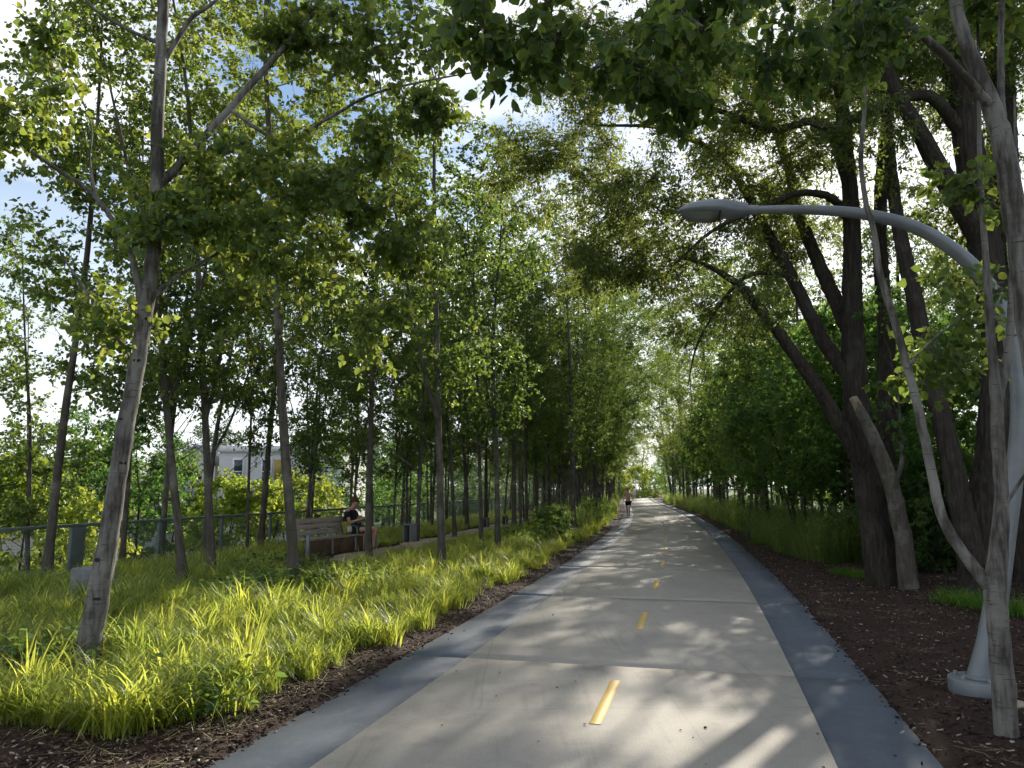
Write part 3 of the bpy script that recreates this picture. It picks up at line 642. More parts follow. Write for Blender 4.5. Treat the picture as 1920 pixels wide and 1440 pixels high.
# ------------------------------------------------------------------ right side: the old multi-stemmed trees
T1Y = gp(1670, 1100)[1]
t1, t1b, t1l = custom_tree('old_tree', [
    ([(1662, 1105, T1Y), (1640, 980, T1Y), (1618, 850, T1Y), (1602, 700, T1Y), (1598, 560, T1Y), (1597, 400, T1Y), (1580, 210, T1Y), (1570, 30, T1Y + .2), (1555, -200, T1Y)], [.31, .235, .215, .205, .165, .14, .115, .09, .05]),
    ([(1622, 880, T1Y - .1), (1560, 770, T1Y - .3), (1490, 665, T1Y - .5), (1425, 580, T1Y - .6), (1385, 535, T1Y - .6), (1330, 500, T1Y - .7), (1270, 480, T1Y - .8)], [.14, .115, .10, .085, .065, .04, .02]),
    ([(1606, 720, T1Y), (1545, 640, T1Y + .2), (1485, 520, T1Y + .3), (1430, 420, T1Y + .4), (1390, 345, T1Y + .4), (1330, 280, T1Y + .3), (1240, 240, T1Y + .2), (1120, 235, T1Y)], [.15, .125, .105, .09, .075, .055, .04, .018]),
    ([(1602, 640, T1Y + .1), (1565, 560, T1Y + .4), (1525, 470, T1Y + .7), (1495, 390, T1Y + .9), (1475, 300, T1Y + 1.0), (1430, 190, T1Y + 1.2), (1370, 90, T1Y + 1.2), (1290, -30, T1Y + 1.2)], [.15, .13, .115, .10, .085, .07, .05, .02]),
    ([(1650, 960, T1Y + .4), (1662, 800, T1Y + .6), (1662, 640, T1Y + .8), (1652, 500, T1Y + .9), (1650, 400, T1Y + 1.0), (1660, 250, T1Y + 1.1), (1690, 60, T1Y + 1.2), (1700, -200, T1Y + 1.2)], [.19, .16, .145, .13, .12, .10, .08, .04]),
    ([(1590, 350, T1Y), (1545, 232, T1Y - .3), (1450, 243, T1Y - .6), (1370, 215, T1Y - .8), (1290, 192, T1Y - 1.0), (1180, 190, T1Y - 1.2)], [.09, .075, .06, .045, .032, .012]),
    ([(1597, 420, T1Y), (1560, 372, T1Y - .4), (1500, 362, T1Y - .7), (1440, 385, T1Y - .9), (1340, 430, T1Y - 1.1), (1260, 500, T1Y - 1.2)], [.08, .07, .055, .045, .03, .012]),
    ([(1490, 520, T1Y + .3), (1420, 512, T1Y), (1370, 545, T1Y - .2), (1310, 640, T1Y - .3), (1290, 720, T1Y - .3)], [.05, .04, .032, .02, .008]),
], [(1050, 300, T1Y + .6, 1.5, 1.5, 1.0, 66), (1230, 390, T1Y - .4, 2.0, 1.8, 1.2, 92), (1420, 240, T1Y, 2.0, 1.8, 1.4, 139), (1330, 570, T1Y - .3, 1.1, 1.4, 1.0, 24), (1640, 120, T1Y + .6, 2.0, 1.6, 1.4, 121),
    (1090, 110, T1Y + .8, 1.5, 1.5, 1.0, 72), (1270, 110, T1Y + .9, 1.6, 1.5, 1.1, 92), (1500, -60, T1Y + 1, 2.6, 2, 1.2, 101), (1120, 500, T1Y - .6, .8, 1.2, .6, 31), (1480, 440, T1Y + .8, 1.2, 1.2, .8, 37), (1240, 530, T1Y - .3, .9, 1.2, .6, 12)],
    21, 'massive dark multi stemmed tree whose limbs arch over the path', gk=dict(up=.3, tw=11, tl=.55, lpt=18, droop=.35, arch=.15, grav=.6), leaf=.072, sides=36, ridge=.10, rough=.02)

custom_tree('sawn_tree', [
    ([(1706, 1118, T1Y - .55), (1692, 1000, T1Y - .6), (1664, 890, T1Y - .7), (1630, 805, T1Y - .8), (1603, 752, T1Y - .9)], [.165, .135, .125, .10, .062]),
    ([(1668, 930, T1Y - .3), (1690, 870, T1Y - .2), (1688, 800, T1Y - .1), (1684, 740, T1Y)], [.05, .04, .03, .012])], [(1690, 800, T1Y - .2, .3, .3, .6, 7), (1640, 560, T1Y - .5, .3, .3, .5, 4)],
    22, 'leaning brown trunk with a pale sawn off top beside the big tree', bark='bark_mid', leaf=.07, tmpl=RND, leafm='maple_leaf', gk=dict(tw=5, lpt=8))
q = MB(); P_ = np.array([at(1617, 778, T1Y - .85), at(1610, 765, T1Y - .87), at(1600, 746, T1Y - .91)]); tube(q, P_, [.080, .074, .066], 14, rough=.02, rng=rg)
stub = [o for o in COL.objects if o.name.startswith('sawn_tree')][0]
so = q.build('cut_end', M['cut_wood'], stub, True); so.matrix_parent_inverse = Matrix.Translation(-Vector(stub.location)); so['label'] = 'pale sawn end of the limb'

T2Y = gp(1830, 1118)[1]
t2, t2b, t2l = custom_tree('old_tree', [
    ([(1838, 1130, T2Y), (1838, 1000, T2Y), (1862, 830, T2Y), (1872, 640, T2Y), (1848, 470, T2Y), (1820, 300, T2Y), (1795, 120, T2Y), (1778, -60, T2Y), (1760, -300, T2Y)], [.34, .25, .235, .235, .235, .22, .19, .15, .08]),
    ([(1826, 1060, T2Y - .2), (1800, 940, T2Y - .2), (1775, 820, T2Y - .2), (1742, 690, T2Y - .1), (1715, 560, T2Y), (1690, 450, T2Y), (1672, 330, T2Y + .1), (1660, 180, T2Y + .3), (1640, -20, T2Y + .4)], [.20, .165, .15, .14, .125, .11, .09, .07, .04]),
    ([(1850, 470, T2Y), (1780, 350, T2Y - .3), (1720, 240, T2Y - .5), (1680, 170, T2Y - .6), (1640, 60, T2Y - .7), (1610, -80, T2Y - .7)], [.17, .15, .125, .10, .07, .04]),
    ([(1810, 260, T2Y), (1740, 180, T2Y - .2), (1640, 208, T2Y - .5), (1560, 238, T2Y - .8), (1500, 228, T2Y - 1)], [.11, .09, .07, .05, .015])],
    [(1720, 60, T2Y, 1.7, 1.6, 1.2, 60), (1850, 120, T2Y + .4, 1.5, 1.6, 1.4, 52), (1620, 260, T2Y - .6, .9, 1, .7, 16), (1760, 420, T2Y + .6, .8, 1.0, 1.2, 22), (1880, 420, T2Y + .8, .8, 1, 1.4, 26), (1700, -160, T2Y, 2.4, 2, 1.2, 60)],
    23, 'forked old tree with thick furrowed trunk behind the street lamp', leaf=.072, gk=dict(up=.3, tw=10, tl=.5, lpt=20, droop=.4, arch=.18), sides=36, ridge=.10, rough=.02)
T3Y = T2Y + .8
custom_tree('old_tree', [([(1925, 1140, T3Y), (1920, 900, T3Y), (1905, 700, T3Y), (1893, 500, T3Y), (1880, 300, T3Y), (1875, 60, T3Y), (1870, -250, T3Y)], [.42, .34, .31, .28, .24, .20, .1]),
    ([(1905, 700, T3Y), (1970, 480, T3Y), (2040, 260, T3Y), (2080, 0, T3Y)], [.2, .17, .13, .06])],
    [(1990, 120, T3Y, 1.6, 1.6, 1.5, 55), (1900, -120, T3Y, 1.8, 1.6, 1.2, 40), (2000, 480, T3Y, 1, 1.2, 1.4, 30)], 24, 'thick dark trunk at the picture edge behind the lamp pole', leaf=.072, gk=dict(up=.3, tw=10, tl=.5, lpt=18, droop=.4), sides=36, ridge=.10, rough=.02)

# ------------------------------------------------------------------ right foreground birches
R1Y = gp(1888, 1388)[1]
custom_tree('young_birch', [
    ([(1890, 1392, R1Y), (1874, 1190, R1Y), (1866, 1105, R1Y), (1878, 950, R1Y), (1872, 840, R1Y), (1868, 750, R1Y), (1857, 620, R1Y), (1850, 500, R1Y), (1838, 330, R1Y), (1835, 140, R1Y), (1830, -120, R1Y)], [.078, .066, .070, .046, .043, .039, .029, .023, .017, .013, .006]),
    ([(1868, 1112, R1Y), (1812, 1045, R1Y + .05), (1765, 965, R1Y + .1), (1744, 870, R1Y + .15), (1718, 750, R1Y + .2), (1690, 645, R1Y + .25), (1664, 560, R1Y + .3), (1648, 505, R1Y + .3), (1640, 440, R1Y + .3), (1622, 370, R1Y + .3), (1614, 290, R1Y + .3), (1622, 180, R1Y + .3), (1616, 20, R1Y + .3), (1612, -160, R1Y + .3)], [.046, .038, .035, .033, .031, .029, .027, .024, .022, .019, .017, .015, .012, .006]),
    ([(1868, 760, R1Y), (1892, 650, R1Y + .05), (1898, 520, R1Y + .1), (1905, 380, R1Y + .1), (1902, 180, R1Y + .1)], [.036, .028, .022, .016, .006]),
    ([(1700, 690, R1Y + .2), (1745, 640, R1Y + .3), (1800, 600, R1Y + .4), (1860, 560, R1Y + .6)], [.012, .009, .006, .002]),
    ([(1876, 960, R1Y), (1915, 900, R1Y - .1), (1955, 840, R1Y - .2)], [.014, .010, .004])],
    [(1810, 345, R1Y, .16, .2, .10, 5), (1780, 680, R1Y + .4, .22, .3, .2, 6), (1830, 560, R1Y + .4, .3, .3, .3, 5), (1700, 690, R1Y + .5, .12, .2, .2, 4), (1620, 60, R1Y + .3, .5, .5, .5, 12), (1850, 0, R1Y, .6, .6, .5, 16)],
    31, 'slim pale forked birch standing in front of the lamp base', bark='bark_pale', leafm='aspen_leaf', leaf=.07, tmpl=RND, sides=14, gk=dict(tw=5, lpt=7, tl=.28), rough=.03)
R2Y = 4.9
R2, R2b, _ = custom_tree('overhanging_birch', [
    ([(3.62, R2Y, -.02, 0), (1985, 1000, R2Y), (1945, 700, R2Y), (1915, 480, R2Y), (1898, 370, R2Y), (1880, 270, R2Y), (1858, 195, R2Y), (1815, 90, R2Y), (1790, -10, R2Y), (1770, -200, R2Y), (1765, -500, R2Y)], [.105, .088, .080, .074, .070, .066, .060, .046, .040, .030, .010]),
    ([(1862, 205, R2Y), (1815, 150, R2Y - .1), (1745, 80, R2Y - .2), (1650, -2, R2Y - .3), (1520, -90, R2Y - .5), (1350, -140, R2Y - .8), (1180, -150, R2Y - 1.0), (1020, -120, R2Y - 1.2), (900, -60, R2Y - 1.3)], [.036, .031, .027, .024, .021, .017, .013, .009, .004]),
    ([(1880, 260, R2Y), (1876, 120, R2Y + .1), (1880, -40, R2Y + .1), (1890, -300, R2Y + .1)], [.028, .022, .018, .006])],
    [(1180, 90, R2Y - 1.1, .60, .5, .24, 12), (1030, 60, R2Y - 1.2, .45, .4, .22, 8), (1350, 40, R2Y - .9, .6, .45, .26, 10), (1490, 80, R2Y - .6, .42, .35, .28, 10), (1620, 60, R2Y - .4, .32, .3, .3, 8), (1350, -150, R2Y - .8, .8, .5, .2, 22), (1240, 165, R2Y - .9, .30, .3, .10, 6),
     (1830, -120, R2Y, .6, .6, .4, 18), (980, 120, R2Y - 1.25, .18, .2, .12, 5), (900, 20, R2Y - 1.3, .2, .2, .14, 5)],
    32, 'birch at the picture edge whose leafy bough hangs over the path top', bark='bark_pale', leafm='aspen_leaf', leaf=.066, tmpl=RND, sides=14, gk=dict(tw=6, lpt=8, tl=.20, grav=1.0, droop=.3, up=0.0), nleaf_parts=300)

# ------------------------------------------------------------------ left foreground birch
L1Y = gp(166, 1262)[1]
L1, L1b, L1l = custom_tree('birch_tree', [
    ([(160, 1275, L1Y), (178, 1150, L1Y), (205, 1000, L1Y), (228, 850, L1Y), (250, 720, L1Y), (272, 590, L1Y), (287, 480, L1Y), (294, 360, L1Y), (296, 230, L1Y), (302, 100, L1Y), (307, -20, L1Y), (312, -250, L1Y), (320, -500, L1Y)], [.120, .098, .086, .079, .074, .071, .068, .063, .059, .055, .052, .04, .012]),
    ([(300, 345, L1Y), (345, 300, L1Y + .2), (430, 205, L1Y + .4), (500, 125, L1Y + .5), (570, 45, L1Y + .6), (625, -40, L1Y + .7), (700, -180, L1Y + .8)], [.046, .042, .038, .033, .028, .022, .008]),
    ([(268, 585, L1Y), (252, 500, L1Y - .1), (235, 450, L1Y - .1), (175, 365, L1Y - .2), (110, 320, L1Y - .2), (60, 285, L1Y - .3), (0, 240, L1Y - .3), (-80, 190, L1Y - .3)], [.034, .028, .026, .022, .018, .015, .012, .005]),
    ([(180, 370, L1Y - .2), (168, 300, L1Y - .2), (172, 240, L1Y - .2), (150, 180, L1Y - .2)], [.014, .010, .008, .003]),
    ([(300, 130, L1Y), (355, 40, L1Y + .1), (400, 5, L1Y + .1), (470, -60, L1Y + .2)], [.028, .022, .018, .006]),
    ([(296, 80, L1Y), (230, 50, L1Y - .1), (170, 10, L1Y - .2), (120, -60, L1Y - .2)], [.022, .017, .013, .005]),
    ([(255, 690, L1Y), (205, 610, L1Y + .2), (130, 500, L1Y + .3), (95, 440, L1Y + .3)], [.020, .016, .011, .004]),
    ([(430, 205, L1Y + .4), (530, 265, L1Y + .3), (610, 225, L1Y + .3), (690, 180, L1Y + .3), (760, 160, L1Y + .3), (850, 142, L1Y + .3), (930, 130, L1Y + .3)], [.020, .018, .016, .014, .012, .009, .003]),
    ([(275, 570, L1Y), (330, 520, L1Y + .1), (400, 480, L1Y + .3), (520, 400, L1Y + .5), (620, 380, L1Y + .6)], [.022, .018, .014, .010, .004])],
    [(420, 330, L1Y + .3, .65, .8, .48, 19), (600, 330, L1Y + .5, .75, .8, .52, 24), (330, 430, L1Y, .5, .6, .34, 12), (560, 470, L1Y + .5, .8, .8, .36, 17), (720, 70, L1Y + .5, .75, .6, .40, 19), (760, 450, L1Y + .7, .5, .6, .5, 14), (720, 600, L1Y + .9, .4, .5, .4, 9), (105, 80, L1Y - .2, .16, .2, .12, 5), (800, 210, L1Y + .3, .28, .3, .25, 9),
     (560, 60, L1Y + .6, .5, .5, .4, 14), (200, 600, L1Y + .2, .5, .5, .4, 10), (300, -200, L1Y, 1.5, 1.2, .8, 50), (60, 250, L1Y - .2, .5, .5, .5, 10), (700, 280, L1Y + .4, .4, .4, .3, 10)],
    41, 'tall pale birch with black scars in the left foreground sedge', bark='bark_pale', leafm='aspen_leaf', leaf=.072, tmpl=RND, sides=18, rough=.03, gk=dict(up=.15, tw=8, lpt=10, tl=.30, grav=.8, droop=.2), nleaf_parts=300)
trk = L1l[0]
for k, (f, a) in enumerate([(.10, -1.2), (.14, -2.0), (.19, -1.4), (.24, -.8), (.29, -1.9), (.36, -1.3), (.41, -.6), (.45, -2.1), (.52, -1.1), (.58, -.9), (.66, -2.0), (.72, -1.2)]):
    i = f * (len(trk[0]) - 1); j = int(i); c = trk[0][j] * (1 - (i - j)) + trk[0][j + 1] * (i - j); rd = trk[1][j]; q = MB(); d = np.array([math.cos(a), math.sin(a), 0])
    w = rg.uniform(.018, .036); th = np.linspace(0, 2 * math.pi, 10, endpoint=False); tx = np.array([-d[1], d[0], 0])
    rings = [c + d * (rd * .93 + o) + (np.cos(th)[:, None] * tx * w + np.sin(th)[:, None] * np.array([0, 0, w * .62])) * s for o, s in ((-.012, 1.25), (.003, 1.0), (.005, .6), (.005, .01))]
    n = 10; jj = np.arange(n); f_ = np.concatenate([np.stack([jj + n * m, (jj + 1) % n + n * m, (jj + 1) % n + n * m + n, jj + n * m + n], -1) for m in range(3)]); q.add(np.concatenate(rings), f_); q.build('branch_scar', M['knot'], L1, True)

# ------------------------------------------------------------------ the aspen grove on the left, traced trunk by trunk
#  base px, base py, px of the stem 300 px higher, stem width px, variant, label
grove = [
    (86, 1088, 120, 24, 0, 'sturdy dark aspen leaning slightly, left of the birch by the grey block'),
    (66, 1040, 50, 13, 1, 'slender forked aspen nearest the fence at the picture edge'),
    (228, 1068, 245, 15, 4, 'thin aspen close behind the foreground birch trunk'),
    (302, 1052, 312, 13, 3, 'thin straight aspen just right of the foreground birch'),
    (345, 1102, 296, 15, 1, 'aspen leaning left with a kinked stem between two upright ones'),
    (398, 1092, 392, 15, 5, 'upright light barked aspen in the sedge in front of the white house'),
    (380, 1040, 395, 11, 3, 'thin dark aspen behind the upright light barked one'),
    (488, 1030, 510, 14, 2, 'dark aspen leaning right, left of the bench end'),
    (554, 1108, 532, 24, 2, 'stout aspen standing in front of the near end of the bench'),
    (580, 1005, 605, 9, 4, 'very thin aspen behind the bench backrest'),
    (690, 1048, 694, 17, 0, 'straight dark aspen hiding the knees of the seated person'),
    (655, 990, 660, 10, 3, 'thin aspen directly behind the seated person'),
    (782, 1018, 800, 9, 4, 'thin leaning aspen beside the grey slotted post'),
    (829, 1078, 806, 19, 5, 'curved aspen in bright sedge with a fork low in its crown'),
    (853, 1010, 850, 11, 3, 'pale thin aspen behind the curved one'),
    (876, 992, 868, 14, 0, 'dark straight aspen right of the pale thin one'),
    (903, 1034, 898, 12, 4, 'aspen with a dark knot, left of the twin dark stem'),
    (934, 1040, 928, 14, 1, 'dark stem with bright rim light at the bed edge'),
    (964, 1003, 972, 14, 2, 'dark aspen leaning left at the end of the bright sedge'),
    (988, 998, 975, 10, 3, 'slim aspen with twin stems behind the low shrubs'),
    (1032, 992, 1022, 13, 5, 'dark forked aspen rising from leafy shrubs by the path'),
    (1060, 985, 1050, 11, 1, 'pale aspen with an outward curve near the path bend'),
    (1105, 968, 1128, 10, 3, 'leaning aspen nearest the path edge before the bend'),
]
for k, (bx, by, tx, w, v, lab) in enumerate(grove):
    b = gp(bx, by, -.02); b[2] = terr(b[0], b[1]) - .03; t3 = at(tx, by - 300, b[1]); tilt = math.atan2(t3[0] - b[0], t3[2] - b[2])
    rad = w / F * b[1] / 2; s = min(1.25, max(.72, rad / .055)); rz = rg.uniform(0, 6.28)
    o = plant('aspen_tree', ASP[v], b, rz, s, lab, 'tree', 'aspens of the grove left of the path'); o.rotation_euler = (Matrix.Rotation(tilt * .8, 3, 'Y') @ Matrix.Rotation(rz, 3, 'Z')).to_euler(); o.scale[2] = max(s, .95)
ORD = ['nearest', 'second nearest', 'third nearest', 'fourth nearest', 'fifth nearest', 'sixth nearest', 'seventh nearest', 'eighth nearest', 'ninth nearest', 'tenth nearest', 'eleventh nearest', 'twelfth nearest', 'thirteenth nearest', 'fourteenth nearest']
rr = np.random.default_rng(77); cnt = 0; used = [gp(b[0], b[1])[:2] for b in grove]
GL = [['slim dark aspen between the path shrubs and the gravel strip, mid grove', 'slim aspen near the left path edge past the bench', 'slim aspen at the left path edge close to the bend'],
      ['slim aspen growing beside the gravel strip past the bench', 'slim aspen along the gravel strip deep in the grove', 'slim aspen in the middle of the grove close to the bend'],
      ['slim aspen standing close to the fence rail behind the bench', 'slim aspen close to the fence deep in the grove', 'slim aspen at the fence side of the grove near the bend']]
while cnt < 140:
    Yv = 17 + 75 * rr.random() ** 1.1; s = -2.9 - 8.0 * rr.random(); p = PT(s, Yv)
    if Yv < 30 and -8.9 < s < -5.2: continue
    if p[1] < 24 and p[0] > -5.5: continue
    if min(np.hypot(*(p[:2] - u)) for u in used) < .8: continue
    used.append(p[:2]); p[2] = terr(p[0], p[1]) - .03; v = rr.integers(0, 6)
    o = plant('aspen_tree', ASP[v], p, rr.uniform(0, 6.28), rr.uniform(.75, 1.05), GL[(0 if s > -5.6 else 1 if s > -8.2 else 2)][(0 if Yv < 34 else 1 if Yv < 56 else 2)], 'tree', 'aspens deep in the left grove')
    q_ = rr.uniform(.68, .95); o.scale = (q_, q_, rr.uniform(.8, 1.1)); tl = rr.normal(0, .04, 2); o.rotation_euler = (Matrix.Rotation(tl[0], 3, 'X') @ Matrix.Rotation(tl[1], 3, 'Y') @ Matrix.Rotation(o.rotation_euler.z, 3, 'Z')).to_euler(); cnt += 1
# right row of aspens further on
for k, (bx, by, tx, w, v, lab) in enumerate([
    (1402, 1012, 1460, 9, 4, 'thin pale stem leaning right across its neighbour, right of the path'),
    (1420, 1008, 1405, 10, 1, 'dark thin aspen crossing the leaning pale stem'),
    (1434, 992, 1428, 9, 3, 'thin aspen behind the crossing pair right of the path'),
    (1386, 968, 1372, 10, 0, 'aspen standing in meadow grass before the crossing pair'),
    (1364, 952, 1360, 8, 5, 'slim aspen in the meadow grass right of the path'), (1316, 934, 1310, 8, 2, 'pale slim aspen near the far bend in the meadow grass')]):
    b = gp(bx, by); b[2] = terr(b[0], b[1]) - .03; t3 = at(tx, by - 300, b[1]); tilt = math.atan2(t3[0] - b[0], t3[2] - b[2]); rz = rg.uniform(0, 6.28); s = max(.75, w / F * b[1] / 2 / .055)
    s = min(s, 1.1); o = plant('aspen_tree', ASP[v], b, rz, s, lab, 'tree', 'aspens right of the path'); o.rotation_euler = (Matrix.Rotation(tilt * .6, 3, 'Y') @ Matrix.Rotation(rz, 3, 'Z')).to_euler()
for k in range(34):
    p = PT(3.4 + 4.2 * rr.random(), 28 + 62 * rr.random()); p[2] = terr(p[0], p[1]) - .03
    plant('aspen_tree', ASP[rr.integers(0, 6)], p, rr.uniform(0, 6.28), rr.uniform(.75, 1.0), 'one of the slim grey aspens lining the far right side of the path', 'tree', 'far aspens right of the path')

for k, (s_, Yv, v, sc_) in enumerate([(-3.2, 27, 6, .95), (-3.5, 31, 7, .95), (-3.1, 36, 6, 1.0), (-3.3, 42, 7, 1.0), (-3.0, 49, 6, 1.05), (-3.2, 57, 7, 1.1), (-3.1, 66, 6, 1.1), (-3.0, 77, 7, 1.15)]):
    p = PT(s_, Yv); p[2] = terr(p[0], p[1]) - .03; plant('aspen_tree', ASP[v], p, rr.uniform(0, 6.28), sc_, ORD[k] + ' of the taller aspens at the left path edge', 'tree', 'taller aspens along the left path edge')
for k, (s_, Yv, v, sc_) in enumerate([(4.2, 25, 7, .9), (3.6, 30, 6, .95), (3.4, 36, 7, 1.0), (3.4, 43, 6, 1.0), (3.3, 51, 7, 1.05), (3.2, 60, 6, 1.1), (3.2, 70, 7, 1.1), (3.1, 81, 6, 1.15)]):
    p = PT(s_, Yv); p[2] = terr(p[0], p[1]) - .03; plant('aspen_tree', ASP[v], p, rr.uniform(0, 6.28), sc_, ORD[k] + ' of the taller aspens in the meadow at the right path edge', 'tree', 'taller aspens along the right path edge')

# ------------------------------------------------------------------ leafy maples, shrubs
def bushy(seed, H, cb, rmax, nC, leafm, leaf, tmpl=(LEAF_LOBED, LEAF_LOBED_F), stems=1, r0=.07, tw=8, lpt=11, tl=.45, bark='bark_dark', flat=.8, top=.9):
    r = np.random.default_rng(seed); wood = MB(); limbs = []
    for k in range(stems):
        a = r.uniform(0, 6.28); P_, R_ = stem(r, H * (.92 if stems == 1 else r.uniform(.65, .9)), r0 / math.sqrt(stems), .14 * H / 6, 12, base=(math.cos(a) * .08 * (stems > 1), math.sin(a) * .08 * (stems > 1), 0), lean=(math.cos(a) * .3 * rmax * (stems > 1), math.sin(a) * .3 * rmax * (stems > 1)))
        limbs.append((P_, R_)); tube(wood, P_, R_, 9, rough=.05, rng=r)
    z = cb + (H - cb) * r.random(nC); t = (z - cb) / (H - cb); env = rmax * np.sqrt(np.clip(1 - (2 * t - top) ** 2 * .75, .05, 1)); a = r.uniform(0, 6.28, nC); q = env * r.random(nC) ** .38
    q *= 1 + .22 * np.sin(3 * a + seed) * np.sin(4 * t + seed)
    C = np.stack([np.cos(a) * q, np.sin(a) * q, z], -1); Pl, D = grow(wood, limbs, C, r, .7, tw, tl, lpt, grav=.35)
    return wood.mesh('trunk', M[bark], True), crown_mesh('crown', Pl, D, r, leaf, M[leafm], *tmpl, flat=flat)
MAP = [bushy(200, 6.0, 1.7, 2.1, 115, 'maple_leaf', .10, lpt=9), bushy(201, 7.0, 2.2, 2.3, 120, 'maple_leaf', .10, lpt=9), bushy(202, 5.0, 1.3, 1.8, 100, 'maple_leaf', .095, stems=4, lpt=9)]
BIG = [bushy(210, 11, 1.2, 3.4, 210, 'shrub_leaf', .10, DIA, r0=.2, tw=10, lpt=13, tl=.7), bushy(211, 12, 2.0, 3.8, 220, 'locust_leaf', .10, DIA, r0=.24, tw=10, lpt=13, tl=.7), bushy(212, 9.5, .8, 3.0, 190, 'maple_leaf', .11, DIA, r0=.18, tw=10, lpt=12, tl=.65)]
SHR = [bushy(220, 1.3, .12, .75, 46, 'shrub_leaf', .06, RND, stems=6, r0=.04, tw=7, lpt=10, tl=.2), bushy(221, 1.0, .08, .7, 42, 'maple_leaf', .055, RND, stems=6, r0=.035, tw=7, lpt=10, tl=.18), bushy(222, 2.4, .2, 1.1, 80, 'shrub_leaf', .075, RND, stems=6, r0=.06, tw=7, lpt=10, tl=.3)]
LIM = [bushy(230, 3.2, .1, 1.7, 90, 'lime_leaf', .09, RND, stems=6, r0=.07, tw=8, lpt=11, tl=.4), bushy(231, 2.2, .1, 1.3, 70, 'lime_leaf', .075, RND, stems=6, r0=.06, tw=8, lpt=11, tl=.3)]
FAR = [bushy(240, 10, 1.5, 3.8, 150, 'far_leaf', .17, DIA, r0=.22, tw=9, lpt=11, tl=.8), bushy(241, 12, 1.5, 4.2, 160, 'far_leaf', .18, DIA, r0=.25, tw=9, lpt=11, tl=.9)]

def put(name, me, x, y, s, label, cat, group=None, z=None, rz=None):
    zz = float(terr(np.array(x), np.array(y))) - .04 if z is None else z
    return plant(name, me, (x, y, zz), rr.uniform(0, 6.28) if rz is None else rz, s, label, cat, group)
WIDE = [bushy(250, 15, 4.2, 3.3, 260, 'aspen_leaf', .085, DIA, r0=.16, tw=9, lpt=11, tl=.6, bark='bark_mid', flat=0), bushy(251, 13.5, 4.6, 3.0, 220, 'aspen_leaf', .085, DIA, r0=.14, tw=9, lpt=11, tl=.6, bark='bark_mid', flat=0)]
for k, (s_, Yv, v, sc_, lab) in enumerate([(-3.4, 41, 0, 1.1, 'broad crowned tree over the left path edge midway to the bend'), (-3.3, 57, 1, 1.25, 'broad crowned tree over the left path edge nearer the bend'), (3.5, 46, 1, 1.15, 'broad crowned tree over the right path edge past the maples'), (3.4, 66, 0, 1.15, 'broad crowned tree over the right path edge near the bend'), (-3.6, 84, 0, 1.15, 'tall broad tree at the left of the bend'), (-2.9, 112, 0, 1.3, 'tall broad tree where the path swings out of sight'), (3.8, 92, 1, 1.3, 'tall broad tree at the right of the bend')]):
    p = PT(s_, Yv); o = put('broad_tree', WIDE[v], p[0], p[1], sc_, lab, 'tree'); o.rotation_euler = (Matrix.Rotation(-.10 * np.sign(s_), 3, 'Y') @ Matrix.Rotation(k * 1.3, 3, 'Z')).to_euler()
for k in range(22):
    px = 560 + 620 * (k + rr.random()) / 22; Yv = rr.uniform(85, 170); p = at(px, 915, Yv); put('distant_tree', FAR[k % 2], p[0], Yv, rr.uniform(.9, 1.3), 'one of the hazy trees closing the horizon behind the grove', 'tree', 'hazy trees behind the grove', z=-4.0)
# young maples behind the meadow on the right
for k, (px, Yv, v, s, lab) in enumerate([
    (1500, 19.5, 2, 1.0, 'multi stemmed young maple rising beside the dark shrubs'), (1590, 18.0, 0, .95, 'young maple with bright leaves behind the big tree limbs'), (1440, 24, 1, .95, 'young maple over the crossing thin stems'),
    (1540, 26, 0, 1.0, 'young maple behind the multi stemmed one'), (1395, 31, 1, .9, 'maple with low leaves over the meadow grass'), (1620, 24, 1, 1.0, 'maple glimpsed through the old tree stems'),
    (1480, 33, 2, 1.3, 'wide maple deep in the right hand trees'), (1700, 19, 0, 1.0, 'maple foliage behind the pale sawn trunk'), (1350, 40, 0, 1.0, 'far maple closing over the right path edge'), (1760, 17, 2, 1.1, 'low maple between the old trunks')]):
    p = at(px, 915, Yv); put('young_maple', MAP[v], p[0], Yv, s, lab, 'tree', 'young maples right of the path')
# taller trees that close the right side
for k, (x, y, v, s) in enumerate(sorted([(13.5, 15, 0, .9), (16, 21, 2, 1.0), (12.5, 24, 1, .85), (18, 29, 0, 1.0), (15, 34, 2, 1.0), (20, 40, 1, 1.0), (17.5, 48, 0, .9), (23, 56, 2, 1.0), (21, 66, 1, .9), (26, 76, 0, 1.0), (13, 10, 2, .85), (17, 12, 1, 1.0), (24, 24, 1, 1.1), (28, 38, 0, 1.2)], key=lambda q: q[1])):
    put('woodland_tree', BIG[v], x, y, s, ORD[k] + ' of the dense leafy trees closing the view behind the old trunks', 'tree', 'woodland trees right of the path')
# low dark shrubs under the right trees
for k in range(26):
    s_ = rr.uniform(5.2, 9.5); Yv = rr.uniform(13.5, 30); p = PT(s_, Yv)
    if k < 8: p = PT(rr.uniform(4.6, 6.2), rr.uniform(15.5, 20))
    put('understory_shrub', SHR[rr.integers(0, 3)], p[0], p[1], rr.uniform(.7, 1.2), ('dark green shrub beside the meadow grass left of the old tree foot' if k < 8 else 'dark green shrub deep under the trees behind the old trunks'), 'shrub', 'understory shrubs right of the path')
# leafy shrubs along the left path edge
for k in range(22):
    Yv = 21 + 46 * (k + rr.random() * .6) / 22; p = PT(-2.95 - rr.random() * 1.1, Yv)
    put('edge_shrub', SHR[k % 2], p[0], p[1], rr.uniform(.55, .95), (ORD + ['fifteenth nearest', 'sixteenth nearest', 'seventeenth nearest', 'eighteenth nearest', 'nineteenth nearest', 'third last', 'second last', 'farthest'])[k] + ' of the low leafy shrubs lining the left path edge', 'shrub', 'low shrubs along the left path edge')
